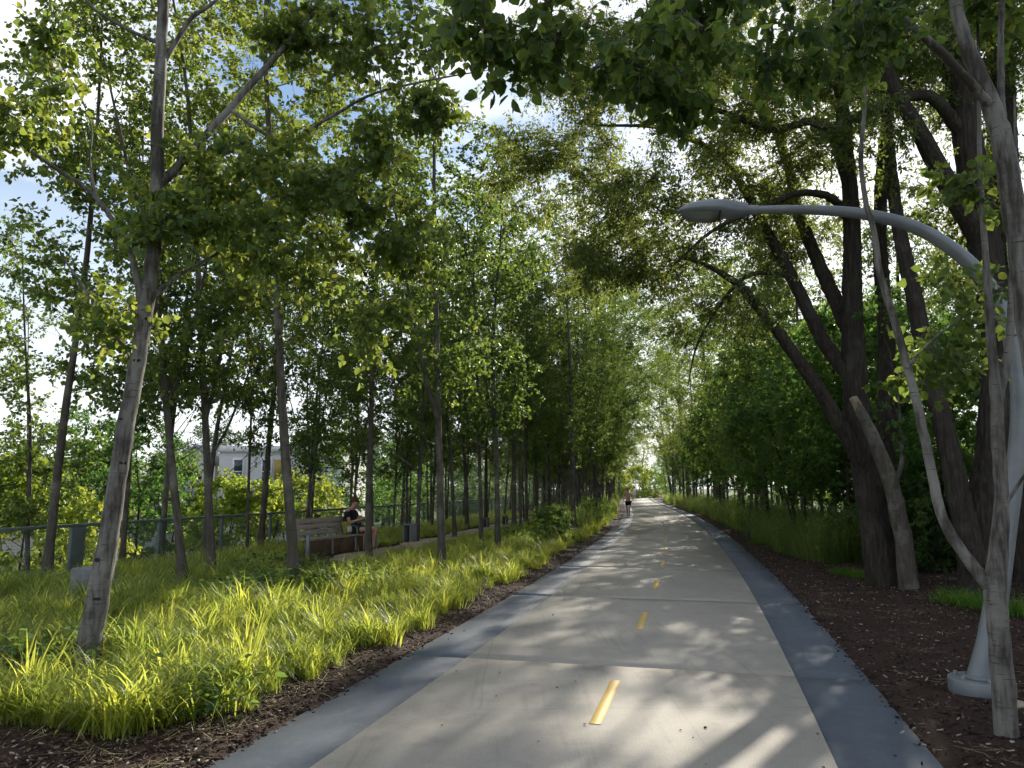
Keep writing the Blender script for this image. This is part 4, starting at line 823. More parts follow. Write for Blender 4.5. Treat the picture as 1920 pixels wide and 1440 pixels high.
# end of the path
for k, (px, Yv, kind, v, s, lab) in enumerate([
    (1195, 128, LIM, 0, 1.6, 'sunny yellow green shrub where the path disappears'), (1225, 133, LIM, 1, 2.0, 'rounded golden shrub right of the walkers at the path end'), (1160, 122, LIM, 1, 1.8, 'yellow green bush left of the distant walkers'), (1130, 118, LIM, 0, 1.5, 'sunlit bush behind the far left trunks'),
    (1250, 118, BIG, 2, .8, 'dark leafy tree at the right of the path end'), (1275, 100, BIG, 0, .8, 'dense tree leaning towards the far bend'), (1205, 165, BIG, 1, 1.1, 'broad tree closing the end of the path'), (1150, 160, BIG, 0, 1.1, 'broad pale green tree behind the far grove'), (1100, 150, BIG, 1, 1.1, 'tree behind the far grove trunks'), (1265, 150, BIG, 2, 1.2, 'tall tree behind the far right bend')]):
    p = at(px, 915, Yv); put('shrub' if kind is LIM else 'distant_tree', kind[v], p[0], Yv, s, lab, 'shrub' if kind is LIM else 'tree')
# behind the fence, down the bank
for k, (px, Yv, kind, v, s, top, lab) in enumerate([
    (25, 21, LIM, 0, 1.5, 880, 'bright lime shrub behind the fence at the picture edge'), (110, 25, LIM, 1, 1.6, 930, 'lime shrub behind the fence left of the birch'), (420, 33, LIM, 0, 1.4, 905, 'yellow green shrub below the white house'), (490, 34, LIM, 1, 1.9, 915, 'sunny shrub behind the fence left of the bench'), (560, 38, LIM, 0, 1.5, 900, 'lime bush beyond the fence behind the bench'),
    (170, 30, SHR, 2, 2.0, 830, 'dark green shrub behind the birch trunk beyond the fence'), (270, 29, MAP, 0, .95, 790, 'green tree beyond the fence right of the birch'), (150, 34, MAP, 1, 1.0, 770, 'yellow green tree growing below the trail left of the birch'), (330, 40, SHR, 2, 2.4, 860, 'shrub beyond the fence by the white house'), (640, 44, MAP, 1, 1.0, 840, 'leafy tree beyond the fence behind the seated person'), (760, 52, MAP, 0, 1.2, 830, 'leafy tree beyond the fence behind the slotted post')]):
    H0 = {id(LIM): (3.2, 2.2), id(MAP): (6, 7, 5), id(SHR): (1.3, 1.0, 2.4)}[id(kind)][v] * s; p = at(px, top, Yv)
    put('bank_shrub' if kind is not MAP else 'bank_tree', kind[v], p[0], Yv, s, lab, 'shrub' if kind is not MAP else 'tree', z=max(-4.6, p[2] - H0))
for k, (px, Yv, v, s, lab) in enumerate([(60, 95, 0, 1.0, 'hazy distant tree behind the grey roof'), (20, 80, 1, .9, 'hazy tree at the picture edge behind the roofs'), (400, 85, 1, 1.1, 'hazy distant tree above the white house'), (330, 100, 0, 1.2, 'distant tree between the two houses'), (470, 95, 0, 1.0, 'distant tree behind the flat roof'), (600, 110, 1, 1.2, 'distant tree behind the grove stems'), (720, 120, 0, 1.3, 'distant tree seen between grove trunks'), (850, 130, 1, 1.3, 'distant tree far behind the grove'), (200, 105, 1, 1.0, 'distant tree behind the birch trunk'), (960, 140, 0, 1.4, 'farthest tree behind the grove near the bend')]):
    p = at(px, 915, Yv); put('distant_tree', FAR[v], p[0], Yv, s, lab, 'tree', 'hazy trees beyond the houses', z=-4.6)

# ------------------------------------------------------------------ low mounds of fine fescue on the right, foreground clumps on the left
FES = []
for k in range(3):
    m_ = MB(); blades(m_, 420, rg, (.16, .34), .10, (.6, 1.25), .0018, .9, seg=4); FES.append(m_.mesh('blades', M['moss_grass']))
for k, (px, py, s, lab) in enumerate([(1590, 1082, 1.0, 'first small fescue mound beside the old tree foot'), (1612, 1086, .9, 'second small fescue mound beside the old tree foot'), (1634, 1090, 1.0, 'fescue mound touching the old tree foot'), (1572, 1078, .8, 'fescue mound farthest from the old tree foot'),
    (1790, 1142, 1.3, 'fescue mound left end of the strip behind the lamp base'), (1822, 1150, 1.3, 'fescue mound in the strip left of the lamp pole'), (1900, 1170, 1.4, 'fescue mound behind the forked birch at the picture edge'), (1858, 1160, 1.2, 'fescue mound behind the lamp pole'), (1418, 1022, 1.0, 'small fescue mound at the foot of the crossing stems')]):
    p = gp(px, py); p[2] = terr(p[0], p[1]) - .01; o = link('fescue_mound', FES[k % 3]); o.location = p; o.scale = (s, s, s * .9); o.rotation_euler.z = rr.uniform(0, 6); tag(o, lab, 'grass mound', 'fescue mounds')
def clump(px, py, n, L, arch, w, lab, spread=.06):
    m_ = MB(); blades(m_, n, rg, L, spread, arch, w, .5, seg=7); p = gp(px, py); p[2] = terr(p[0], p[1]) - .01; o = m_.build('sedge_clump', M['grass']); o.location = p; return tag(o, lab, 'grass clump', 'sedge clumps at the bed edge')
clump(236, 1388, 190, (.45, .85), (.95, 1.45), .0066, 'large arching sedge clump spilling onto the mulch below the birch', .09)
clump(415, 1322, 60, (.3, .55), (.2, .8), .0065, 'upright bright sedge clump right of the large arching one')
clump(462, 1300, 40, (.45, .75), (.1, .5), .0075, 'tall strappy clump at the front corner of the sedge bed')
clump(545, 1265, 70, (.3, .5), (.4, .9), .006, 'sedge clump at the mulch edge past the strappy clump')
clump(60, 1330, 60, (.4, .7), (.3, .9), .0065, 'dark sedge clump at the lower picture corner by the mulch')
m_ = MB(); q = 9; a = np.linspace(0, 6.28, q, endpoint=False) + rg.normal(0, .2, q); hp = np.stack([np.cos(a) * .02, np.sin(a) * .02, np.full(q, .02)], -1)
leaves(m_, hp, np.stack([np.cos(a), np.sin(a), rg.uniform(.25, .9, q)], -1), np.stack([-np.cos(a), -np.sin(a), np.full(q, 1.2)], -1), rg.uniform(.18, .30, q), LEAF_ROUND * [.7, 1, 1.6], LEAF_ROUND_F)
o = m_.build('broadleaf_plant', M['shrub_leaf']); o.location = gp(148, 1345); tag(o, 'broad leaved rosette left of the large arching sedge clump', 'plant')
# ------------------------------------------------------------------ street lamp
lb = gp(1842, 1303); lb[2] = terr(lb[0], lb[1]); LY = lb[1]
lamp = empty('street_lamp', lb); tag(lamp, 'silver grey arched street lamp bending over the path', 'street lamp')
pole_px = [(1842, 1290), (1856, 1200), (1872, 1100), (1888, 990), (1903, 880), (1911, 780), (1906, 690), (1886, 600), (1850, 530), (1790, 470), (1710, 424), (1610, 400), (1500, 393), (1402, 394)]
pole_w = [.105, .094, .083, .074, .068, .065, .064, .063, .062, .060, .056, .050, .042, .035]
W = []
for (px, py) in pole_px:
    Yq = LY
    for _ in range(4): Yq = LY + (lb[0] - at(px, py, Yq)[0]) * .22
    W.append(at(px, py, Yq) - lb)
W[0] = np.array([0, 0, .10]); Pp, Rp = spline(W, 70, pole_w)
m_ = MB(); tube(m_, Pp, Rp, 28); m_.build('pole', M['galv'], lamp, True)
m_ = MB(); lathe(m_, [(.0, -.03), (.238, -.03), (.240, .012), (.240, .100), (.236, .108), (.0, .108)], sides=40); bevel(m_.build('base_flange', M['galv'], lamp, False), .004)
m_ = MB(); lathe(m_, [(.112, .107), (.135, .107), (.135, .122), (.108, .134)], sides=40); m_.build('base_collar', M['galv'], lamp, True)
hd = nrm(np.array([-lb[0], -lb[1], 0]) + [-1.2, 0, 0]); hp_ = Pp[9] + hd * (Rp[9] + .001); sx_ = np.array([-hd[1], hd[0], 0])
m_ = MB(); V = np.array([hp_ + sx_ * (math.cos(t_) * .045) + np.array([.0, 0, 1]) * (math.sin(t_) * .095) * 1.0 + hd * o_ + nrm(Pp[10] - Pp[8]) * 0 for o_ in (-.02, .007) for t_ in np.linspace(0, 6.283, 20, endpoint=False)]); V += ((V[:, 2] - hp_[2]) * ((Pp[12] - Pp[6])[0] / (Pp[12] - Pp[6])[2]))[:, None] * [1, 0, 0]
jj = np.arange(20); m_.add(V, np.stack([jj, (jj + 1) % 20, (jj + 1) % 20 + 20, jj + 20], -1)); m_.add(V[20:], np.arange(20)[None]); m_.build('hand_hole_cover', M['galv'], lamp)
for k in range(6):
    a = k * math.pi / 3 + .3; m_ = MB(); lathe(m_, [(0, .140), (.014, .140), (.017, .136), (.017, .108)], (math.cos(a) * .185, math.sin(a) * .185, 0), 6); m_.build('bolt', M['galv'], lamp)
tip, tdir = Pp[-1], nrm(Pp[-1] - Pp[-4]); hl = np.linalg.norm(at(1276, 402, LY + .5) - at(1402, 394, LY + .5)); side = nrm(np.cross(tdir, [0, 0, 1])); upv = np.cross(side, tdir)
m_ = MB(); tube(m_, [tip - tdir * .09, tip + tdir * .02], [.046, .046], 24); m_.build('collar', M['galv'], lamp, True)
# cobra head housing: lofted sections
m_ = MB(); t = np.linspace(0, 1, 16); hw = np.interp(t, [0, .12, .3, .5, .75, .92, 1], [.062, .078, .118, .140, .130, .085, .015]); ht = np.interp(t, [0, .12, .35, .6, .85, 1], [.062, .078, .098, .095, .066, .012]); hb = np.interp(t, [0, .12, .3, .35, .9, 1], [.056, .070, .074, .058, .032, .008]); th = np.linspace(0, 2 * math.pi, 22, endpoint=False)
V = np.array([[tip + tdir * (tt * hl) + side * (w * np.sign(np.cos(a)) * abs(np.cos(a)) ** .8) + upv * ((h if np.sin(a) > 0 else b) * np.sin(a)) for a in th] for tt, w, h, b in zip(t, hw, ht, hb)])
i = np.arange(15)[:, None] * 22; j = np.arange(22)[None]; k = (j + 1) % 22; m_.add(V.reshape(-1, 3), np.stack([i + j, i + k, i + 22 + k, i + 22 + j], -1).reshape(-1, 4)); m_.add(V[-1], np.arange(22)[None]); m_.add(V[0], np.arange(22)[None, ::-1])
head = m_.build('lamp_head', M['galv'], lamp, True)
m_ = MB(); t = np.linspace(.40, .95, 9); hw2 = np.interp(t, [.40, .5, .75, .95], [.100, .106, .092, .035]); dp = np.interp(t, [.40, .5, .8, .95], [.070, .104, .092, .030]); th = np.linspace(math.pi, 2 * math.pi, 11)
V = np.array([[tip + tdir * (tt * hl) + side * (w * np.cos(a)) + upv * (-.012 + d * np.sin(a)) for a in th] for tt, w, d in zip(t, hw2, dp)])
i = np.arange(8)[:, None] * 11; j = np.arange(10)[None]; m_.add(V.reshape(-1, 3), np.stack([i + j, i + j + 1, i + 12 + j, i + 11 + j], -1).reshape(-1, 4)); m_.build('lens', M['lens'], head, True)
m_ = MB(); V = []
for tt in (.385, .405):
    for r_ in (1.03, 1.10):
        V.append([tip + tdir * (tt * hl) + side * (.104 * r_ * np.cos(a)) + upv * (-.010 + .078 * r_ * np.sin(a)) for a in th])
V = np.array(V); f = []
for a_, b_ in ((0, 1), (1, 3), (3, 2), (2, 0)): f += [[a_ * 11 + q, a_ * 11 + q + 1, b_ * 11 + q + 1, b_ * 11 + q] for q in range(10)]
m_.add(V.reshape(-1, 3), f); m_.build('lens_rim', M['dark'], head, True)
m_ = MB(); box(m_, tip + tdir * (hl * .42) + upv * .079, (.06, .06, .02)); bevel(m_.build('photocell_cap', M['galv'], head), .006)
# pale stone beside the lamp foot
m_ = MB(); v = nrm(np.random.default_rng(3).normal(0, 1, (60, 3)))
s_ = bpy.data.meshes.new('stone'); import bmesh
bm = bmesh.new(); bmesh.ops.create_icosphere(bm, subdivisions=3, radius=1)
for vv in bm.verts: vv.co = Vector((vv.co.x * .09, vv.co.y * .07, max(vv.co.z, -.4) * .03)) * (1 + .08 * math.sin(vv.co.x * 5 + vv.co.y * 3))
bm.to_mesh(s_); bm.free(); s_.materials.append(M['tan']); o = link('stone', s_); p = gp(1905, 1332); p[2] = terr(p[0], p[1]) + .012; o.location = p; tag(o, 'flat pale stone beside the lamp base flange', 'stone')

# ------------------------------------------------------------------ fence on the trail edge
FS = -11.2; fys = np.arange(8.0, 62, 2.45)
fence = empty('trail_fence', PT(FS, 8.0)); tag(fence, 'blue green railing with wire mesh along the far side of the grove', 'fence'); fo = np.array(fence.location)
fl = PT(FS, fys); fl[:, 2] = terr(fl[:, 0], fl[:, 1]) - .05; TOP = .92
for k, p in enumerate(fl):
    m_ = MB(); ang = math.atan2(*(fl[min(k + 1, len(fl) - 1)] - fl[max(k - 1, 0)])[:2]); wide = .34 if k % 4 == 2 else .09
    box(m_, p - fo + [0, 0, (TOP - p[2]) / 2], (.07, wide, TOP - p[2] - (0 if k % 4 == 2 else .03)), -ang); bevel(m_.build('post', M['fence'], fence), .006)
    if k == len(fl) - 1: break
    q = fl[k + 1]; d = q - p; L = np.linalg.norm(d[:2]); rz = -math.atan2(d[0], d[1]); c = (p + q) / 2 - fo
    m_ = MB(); box(m_, [c[0], c[1], TOP], (.085, L, .06), rz); bevel(m_.build('top_rail', M['fence'], fence), .008)
    m_ = MB(); box(m_, [c[0], c[1], .02], (.04, L - .09, .04), rz); m_.build('bottom_rail', M['fence'], fence)
    m_ = MB(); u = d / np.linalg.norm(d); n1 = int(L / .06); ts = (np.arange(n1) + .5) / n1; A = p - fo + d * ts[:, None]; A[:, 2] = .03; B = A.copy(); B[:, 2] = TOP - .03; batch_twigs(m_, A, (A + B) / 2, B, np.full(n1, .0022), np.full(n1, .0022))
    zs = np.arange(.08, TOP - .04, .06); A = np.repeat((p - fo)[None], len(zs), 0); A[:, 2] = zs; B = np.repeat((q - fo)[None], len(zs), 0); B[:, 2] = zs; batch_twigs(m_, A, (A + B) / 2, B, np.full(len(zs), .0022), np.full(len(zs), .0022)); m_.build('mesh_panel', M['wire'], fence)

# ------------------------------------------------------------------ bench
bA = np.array([-4.92, 19.0, 0.0]); bB = bA + np.array([.365, .931, 0]) * 3.2; bd = nrm(bB - bA); BL = np.linalg.norm(bB - bA); bang = math.atan2(bd[1], bd[0]) - math.pi / 2
bench = empty('park_bench', (*bA[:2], float(terr(bA[0], bA[1]))), bang); tag(bench, 'long weathered timber bench with steel arm loops among the aspens', 'bench')
# local frame: +y along the bench, +x out of its front
def bpart(name, c, s, mat, tilt=0.0, parent=None):
    m_ = MB(); ca, sa = math.cos(tilt), math.sin(tilt); box(m_, c, s, tilt=[[ca, 0, sa], [0, 1, 0], [-sa, 0, ca]]); return bevel(m_.build(name, mat, parent or bench), .006)
for k in range(3): bpart('seat_plank', (-.36 + .155 * k, BL / 2, .44 + .004 * k), (.145, BL, .05), M['timber'])
for k in range(3): bpart('backrest_plank', (-.47 - .045 * k, BL / 2, .575 + .142 * k), (.045, BL, .13), M['timber'], -.30)
nseg = 4; 
for k in range(nseg): bpart('fascia_plate', (-.10 - .05, BL * (k + .5) / nseg, .20), (.03, BL / nseg - .012, .42), M['rust'], .38)
for yy_ in (0.03, BL * .33, BL * .66, BL - .03):
    m_ = MB(); tube(m_, [(-.05, yy_, -.05), (-.06, yy_, .40)], .035, 4); bevel(m_.build('leg', M['bench_steel'], bench), .004)
    m_ = MB(); tube(m_, spline([(-.50, yy_, .02), (-.46, yy_, .45), (-.54, yy_, .72), (-.60, yy_, .92)], 10), .02, 6); m_.build('back_bracket', M['bench_steel'], bench)
for yy_ in (BL * .25, BL * .42, BL * .66):
    m_ = MB(); tube(m_, [(-.02, yy_, .40), (.0, yy_, .47), (-.03, yy_, .66), (-.08, yy_, .69), (-.42, yy_, .69), (-.46, yy_, .66)], .016, 8); m_.build('arm_loop', M['bench_steel'], bench, True)
bpart('end_panel', (-.03, -.02, .27), (.10, .05, .56), M['bench_steel'])

# ------------------------------------------------------------------ concrete block and slotted posts
def block(px, py, s, rz, lab):
    p = gp(px, py); p[2] = terr(p[0], p[1]); o = box(MB(), (0, 0, s[2] / 2 - .05), (s[0], s[1], s[2] + .1)).build('concrete_block', M['block']); o.location = p; o.rotation_euler.z = rz; bevel(o, .012); return tag(o, lab, 'block')
block(172, 1130, (.42, .42, .52), -.25, 'grey concrete block half hidden behind the foreground birch')
def slot_post(px, py, h, rz, lab):
    p = gp(px, py); p[2] = terr(p[0], p[1]) - .05; o = empty('slotted_post', p, rz); tag(o, lab, 'post'); w, d, t = .30 * h / .58, .32 * h / .58, .055
    for nm, c, s in (('side', (-w / 2 + t / 2, 0, h / 2), (t, d, h)), ('side', (w / 2 - t / 2, 0, h / 2), (t, d, h)), ('cap', (0, 0, h + t / 2), (w, d, t)), ('back_panel', (0, d / 2 - .02, h / 2), (w - 2 * t, .03, h))): bevel(box(MB(), c, s).build(nm, M['block'], o), .006)
slot_post(768, 1018, .58, -.5, 'dark grey slotted light post right of the seated person')
slot_post(911, 990, .42, -.4, 'small grey slotted post among trunks right of the pale thin aspen')
slot_post(947, 985, .42, -.4, 'small grey post deep in the grove beside the gravel')

# ------------------------------------------------------------------ houses beyond the bank
def house(name, px0, px1, eave_py, Yv, depth, roof, wallm, lab, ridge_py=None, rz=0.0):
    a, b = at(px0, eave_py, Yv), at(px1, eave_py, Yv); w = b[0] - a[0]; zg = -4.7; h = a[2] - zg; o = empty(name, ((a[0] + b[0]) / 2, Yv, zg), rz); tag(o, lab, 'house')
    bevel(box(MB(), (0, depth / 2, h / 2), (w, depth, h)).build('wall', wallm, o), .02)
    if roof == 'flat':
        for nm, c, s in (('parapet', (0, -.02, h + .12), (w + .3, .3, .42)), ('parapet', (-w / 2, depth / 2, h + .12), (.3, depth - .4, .42)), ('roof', (0, depth / 2 + .1, h + .03), (w - .2, depth - .3, .1))): box(MB(), c, s).build(nm, M['trim'] if nm == 'parapet' else M['roof_grey'], o)
    else:
        rh = at(px0, ridge_py, Yv)[2] - a[2]; m_ = MB(); e = .35
        if roof == 'side': V = [(-w / 2 - e, -e, 0), (w / 2 + e, -e, 0), (w / 2 + e, depth / 2, rh), (-w / 2 - e, depth / 2, rh), (-w / 2 - e, depth + e, 0), (w / 2 + e, depth + e, 0)]; fs = [[0, 1, 2, 3], [3, 2, 5, 4]]; g_ = [[0, 3, 4], [1, 5, 2]]
        else: V = [(-w / 2 - e, -e, 0), (0, -e, rh), (w / 2 + e, -e, 0), (-w / 2 - e, depth + e, 0), (0, depth + e, rh), (w / 2 + e, depth + e, 0)]; fs = [[0, 1, 4, 3], [1, 2, 5, 4]]; g_ = [[0, 2, 1], [3, 4, 5]]
        V = np.array(V, float) + [0, 0, h + .03]; m_.add(V, fs); r_ = m_.build('roof', M['roof_grey'], o); sm = r_.modifiers.new('thick', 'SOLIDIFY'); sm.thickness = .14; sm.offset = 1
        m_ = MB(); V2 = V.copy(); V2[:, 0] *= (w / (w + 2 * e)); 
        V2[:, 1] = np.clip(V2[:, 1], 0.0, depth); V2[:, 2] -= .05; [MB().add(V2[q], [[0, 1, 2]]).build('gable', wallm, o) for q in g_]
    return o, w, h, a
def window(o, cx, cz, w, h, mat='glass', y=0.0, panes=2):
    f = box(MB(), (cx, y - .03, cz), (w + .24, .10, h + .24)).build('window', M['trim'], o)
    for k in range(panes): box(MB(), (cx, y - .075, cz - h / 2 + h * (k + .5) / panes), (w, .03, h / panes - .07)).build('pane', M[mat], f)
    box(MB(), (cx, y - .10, cz - h / 2 - .15), (w + .35, .14, .07)).build('sill', M['trim'], f)
Hb, w, h, a = house('white_house', 412, 640, 845, 52, 9, 'flat', M['wall_white'], 'pale flat roofed house seen between the aspens left of the bench')
def loc(px, py, Yv, o): p = at(px, py, Yv); return p[0] - o.location.x, p[2] - o.location.z
for px, py, ww, hh, mt in ((447, 884, .55, 1.6, 'glass'), (500, 884, .55, 1.6, 'glass'), (590, 884, .9, 1.3, 'glass'), (560, 925, .9, 1.2, 'glass'), (450, 930, .9, 1.2, 'glass')):
    cx, cz = loc(px, py, 52, Hb); window(Hb, cx, cz, ww, hh, mt)
cx, cz = loc(522, 880, 52, Hb); box(MB(), (cx, -.06, cz), (.55, .08, 1.3)).build('ochre_panel', M['ochre'], Hb)
Hc, w, h, a = house('gabled_wing', 330, 404, 875, 53.5, 8, 'front', M['wall_white'], 'white gabled wing left of the flat roofed house', 838)
cx, cz = loc(368, 900, 53.5, Hc); window(Hc, cx, cz, .8, 1.2)
Ha, w, h, a = house('grey_roofed_house', 10, 105, 880, 46, 8, 'side', M['wall_tan'], 'low house with long grey roof at the picture edge beyond the fence', 857)
for px in (40, 80): cx, cz = loc(px, 905, 46, Ha); window(Ha, cx, cz, .9, 1.1)
Hd, w, h, a = house('pale_gabled_house', 100, 200, 905, 44, 9, 'front', M['wall_white'], 'pale gabled house just left of the foreground birch beyond the fence', 862)
cx, cz = loc(150, 905, 44, Hd); window(Hd, cx, cz, .9, 1.1)
He, w, h, a = house('small_white_house', 146, 172, 862, 62, 7, 'front', M['trim'], 'small white gable peeking above the pale house roof', 846)

# ------------------------------------------------------------------ people
def skin_body(name, J, E, mat, parent, sub=2, root='pelvis'):
    """one continuous surface grown round a posed skeleton: J name -> (xyz, radius), E edges"""
    names = list(J); idx = {n_: i for i, n_ in enumerate(names)}; me = bpy.data.meshes.new(name); me.from_pydata([J[n_][0] for n_ in names], [(idx[a], idx[b]) for a, b in E], [])
    o = bpy.data.objects.new(name, me); COL.objects.link(o); sk = o.modifiers.new('skin', 'SKIN'); sk.use_smooth_shade = True
    for i, n_ in enumerate(names):
        r_ = J[n_][1]; me.skin_vertices[0].data[i].radius = (r_, r_) if not isinstance(r_, tuple) else r_
        me.skin_vertices[0].data[i].use_root = (n_ == root)
    sb = o.modifiers.new('sub', 'SUBSURF'); sb.levels = sb.render_levels = sub
    dg = bpy.context.evaluated_depsgraph_get(); m2 = bpy.data.meshes.new_from_object(o.evaluated_get(dg)); bpy.data.objects.remove(o); m2.materials.clear(); m2.materials.append(mat); m2.name = name
    m2.polygons.foreach_set('use_smooth', np.ones(len(m2.polygons), bool)); return link(name, m2, parent)
M['skin'] = simple('skin', (.52, .30, .215), .55, .35, .06, 9); M['hair_red'] = simple('auburn hair', (.10, .035, .015), .6, .35, .4, 60); M['hair_blond'] = simple('light brown hair', (.30, .17, .07), .6, .35, .3, 60)
M['black_cloth'] = simple('black cloth', (.016, .016, .019), .85, .2, .25, 20); M['pink_cloth'] = simple('pale pink cloth', (.62, .40, .42), .85, .2, .1, 20); M['white_cloth'] = simple('white cloth', (.62, .63, .66), .85, .2, .1, 20); M['green_cloth'] = simple('dark green cloth', (.03, .05, .035), .85, .2, .2, 20)
M['shoe'] = simple('tan shoe', (.20, .12, .08), .7, .3, .2, 20); M['white_shoe'] = simple('white shoe', (.6, .6, .6), .6, .3, .1, 20); M['yellow_bag'] = simple('mustard canvas', (.32, .27, .06), .85, .2, .2, 30, 0, .003); M['phone'] = simple('phone glass', (.015, .015, .02), .2, .6, .1, 20)

def hand(J, E, wr, palm_dir, up, tag_, s=1.0):
    """palm and five bent fingers from the wrist joint"""
    w = np.array(J[wr][0]); d = nrm(palm_dir); sd = nrm(np.cross(d, up)); u = np.cross(sd, d); pm = w + d * .05 * s; J['palm' + tag_] = (tuple(pm), .022 * s); E.append((wr, 'palm' + tag_))
    for k, (off, ln) in enumerate(((-.028, .065), (-.010, .078), (.009, .074), (.027, .060))):
        a = pm + d * .035 * s + sd * off * s; b = a + d * ln * .5 * s - u * .018 * s; c = b + d * ln * .28 * s - u * .034 * s
        for q, (p_, r_) in enumerate(((a, .0095), (b, .0085), (c, .007))): J[f'f{k}{q}{tag_}'] = (tuple(p_), r_ * s)
        E += [('palm' + tag_, f'f{k}0{tag_}'), (f'f{k}0{tag_}', f'f{k}1{tag_}'), (f'f{k}1{tag_}', f'f{k}2{tag_}')]
    a = pm - sd * .030 * s - d * .012 * s; b = a - sd * .022 * s + d * .028 * s; J['t0' + tag_] = (tuple(a), .011 * s); J['t1' + tag_] = (tuple(b), .009 * s); E += [('palm' + tag_, 't0' + tag_), ('t0' + tag_, 't1' + tag_)]

def head_joints(J, E, neck, base, fwd, upv=(0, 0, 1)):
    b = np.array(base, float); f = nrm(fwd); u = nrm(np.array(upv)); s = np.cross(f, u)
    J['jaw'] = (tuple(b + u * .045 + f * .035), (.058, .066)); J['face'] = (tuple(b + u * .105 + f * .03), (.072, .082)); J['skull'] = (tuple(b + u * .165 + f * .005), (.078, .090)); J['crown'] = (tuple(b + u * .205), .052)
    J['nose'] = (tuple(b + u * .098 + f * .112), .010)
    E += [(neck, 'jaw'), ('jaw', 'face'), ('face', 'skull'), ('skull', 'crown'), ('face', 'nose')]
    for q in (-1, 1): J[f'ear{q}'] = (tuple(b + u * .11 + s * q * .082), .013); E.append(('face', f'ear{q}'))
    return b, f, u, s
def hair_cap(b, f, u, s, mat, parent, long=0.0):
    m_ = MB(); th = np.linspace(0, 2 * math.pi, 20, endpoint=False); ph = np.linspace(0, 1.75, 9); V = []
    for p_ in ph:
        for a in th:
            d = math.cos(a) * math.sin(p_) * f + math.sin(a) * math.sin(p_) * s + math.cos(p_) * u; lim = 1.0 if not (math.cos(a) > .3 and p_ > 1.0) else .93
            V.append(b + u * .135 - f * .005 + d * np.array([1, 1, 1]) * (.107 + .010 * math.sin(a * 7 + p_ * 5)) * lim)
    n = 20; i = np.arange(8)[:, None] * n; j = np.arange(n)[None]; k = (j + 1) % n; F_ = np.stack([i + j, i + n + j, i + n + k, i + k], -1).reshape(-1, 4)
    ok = [not (np.mean([(V[q] - b) @ f for q in r_]) > .035 and np.mean([(V[q] - b) @ u for q in r_]) < .165) for r_ in F_]; m_.add(np.array(V), F_[ok])
    if long: tube(m_, spline([b + u * .17 - f * .08, b + u * .14 - f * .15, b + u * .02 - f * .16, b - u * .08 - f * .13], 10), np.interp(np.linspace(0, 1, 10), [0, .3, 1], [.025, .035, .008]), 8)
    o = m_.build('hair', mat, parent, True); o.modifiers.new('thick', 'SOLIDIFY').thickness = .012; return o
def eyes(b, f, u, s, parent):
    for q in (-1, 1):
        bm = bmesh.new(); bmesh.ops.create_icosphere(bm, subdivisions=2, radius=.011, matrix=Matrix.Translation(Vector(b + u * .118 + f * .098 + s * q * .032))); me = bpy.data.meshes.new('eye'); bm.to_mesh(me); bm.free(); me.materials.append(M['dark']); link('eye', me, parent)

# seated person: local frame of the bench (+x front), near its far end
seat_y = 2.40
sp_ = empty('person', (0, 0, 0)); wpos = bench.location + Matrix.Rotation(bang, 3, 'Z') @ Vector((-.28, seat_y, 0)); sp_.location = wpos; sp_.rotation_euler.z = bang; sp_.scale = (1.06,) * 3; tag(sp_, 'seated person in black t-shirt and dark shorts looking at a phone on the bench', 'person')
J = {'pelvis': ((-.04, 0, .55), (.125, .15)), 'waist': ((-.10, 0, .70), (.105, .135)), 'chest': ((-.13, 0, .88), (.11, .155)), 'upper': ((-.12, 0, 1.0), (.085, .13)), 'neck': ((-.08, 0, 1.09), .052)}
E = [('pelvis', 'waist'), ('waist', 'chest'), ('chest', 'upper'), ('upper', 'neck')]
hb_ = head_joints(J, E, 'neck', (-.055, 0, 1.115), (1, 0, -.38), (.38, 0, 1))
for q, n_ in ((-1, 'R'), (1, 'L')):
    J['sh' + n_] = ((-.12, q * .175, .985), .062); J['el' + n_] = ((-.02, q * .225, .715), .044); J['wr' + n_] = ((.22, q * .085, .80), .028); E += [('upper', 'sh' + n_), ('sh' + n_, 'el' + n_), ('el' + n_, 'wr' + n_)]
    hand(J, E, 'wr' + n_, (.75, -q * .35, .35), (-.3, 0, 1), n_)
    fx = .0 if q < 0 else .06
    J['hip' + n_] = ((.06, q * .10, .53), .100); J['kn' + n_] = ((.50 + fx, q * .15, .56), .064); J['an' + n_] = ((.40 + fx, q * .14, .10), .040); J['he' + n_] = ((.40 + fx, q * .14, .045), .036); J['to' + n_] = ((.58 + fx, q * .16, .03), .030)
    J['cf' + n_] = ((.415 + fx, q * .145, .36), .060); E += [('pelvis', 'hip' + n_), ('hip' + n_, 'kn' + n_), ('kn' + n_, 'cf' + n_), ('cf' + n_, 'an' + n_), ('an' + n_, 'he' + n_), ('he' + n_, 'to' + n_)]
skin_body('body', J, E, M['skin'], sp_); hair_cap(*hb_, M['hair_red'], sp_); eyes(*hb_, sp_)
def grown(names, f, add=.012):
    return {n_: (J[n_][0], tuple(np.array(J[n_][1]) * f + add) if isinstance(J[n_][1], tuple) else J[n_][1] * f + add) for n_ in names}
K = grown(['pelvis', 'waist', 'chest', 'upper', 'shL', 'shR'], 1.05, .016); K['collar'] = ((-.10, 0, 1.055), .078)
for n_, q in (('L', 1), ('R', -1)): K['sl' + n_] = ((-.065, q * .205, .82), .068)
skin_body('shirt', K, [('pelvis', 'waist'), ('waist', 'chest'), ('chest', 'upper'), ('upper', 'collar'), ('upper', 'shL'), ('upper', 'shR'), ('shL', 'slL'), ('shR', 'slR')], M['black_cloth'], sp_, 2)
K = grown(['pelvis', 'hipL', 'hipR'], 1.04, .016)
for n_, q in (('L', 1), ('R', -1)): K['th' + n_] = ((.32, q * .135, .545), .094)
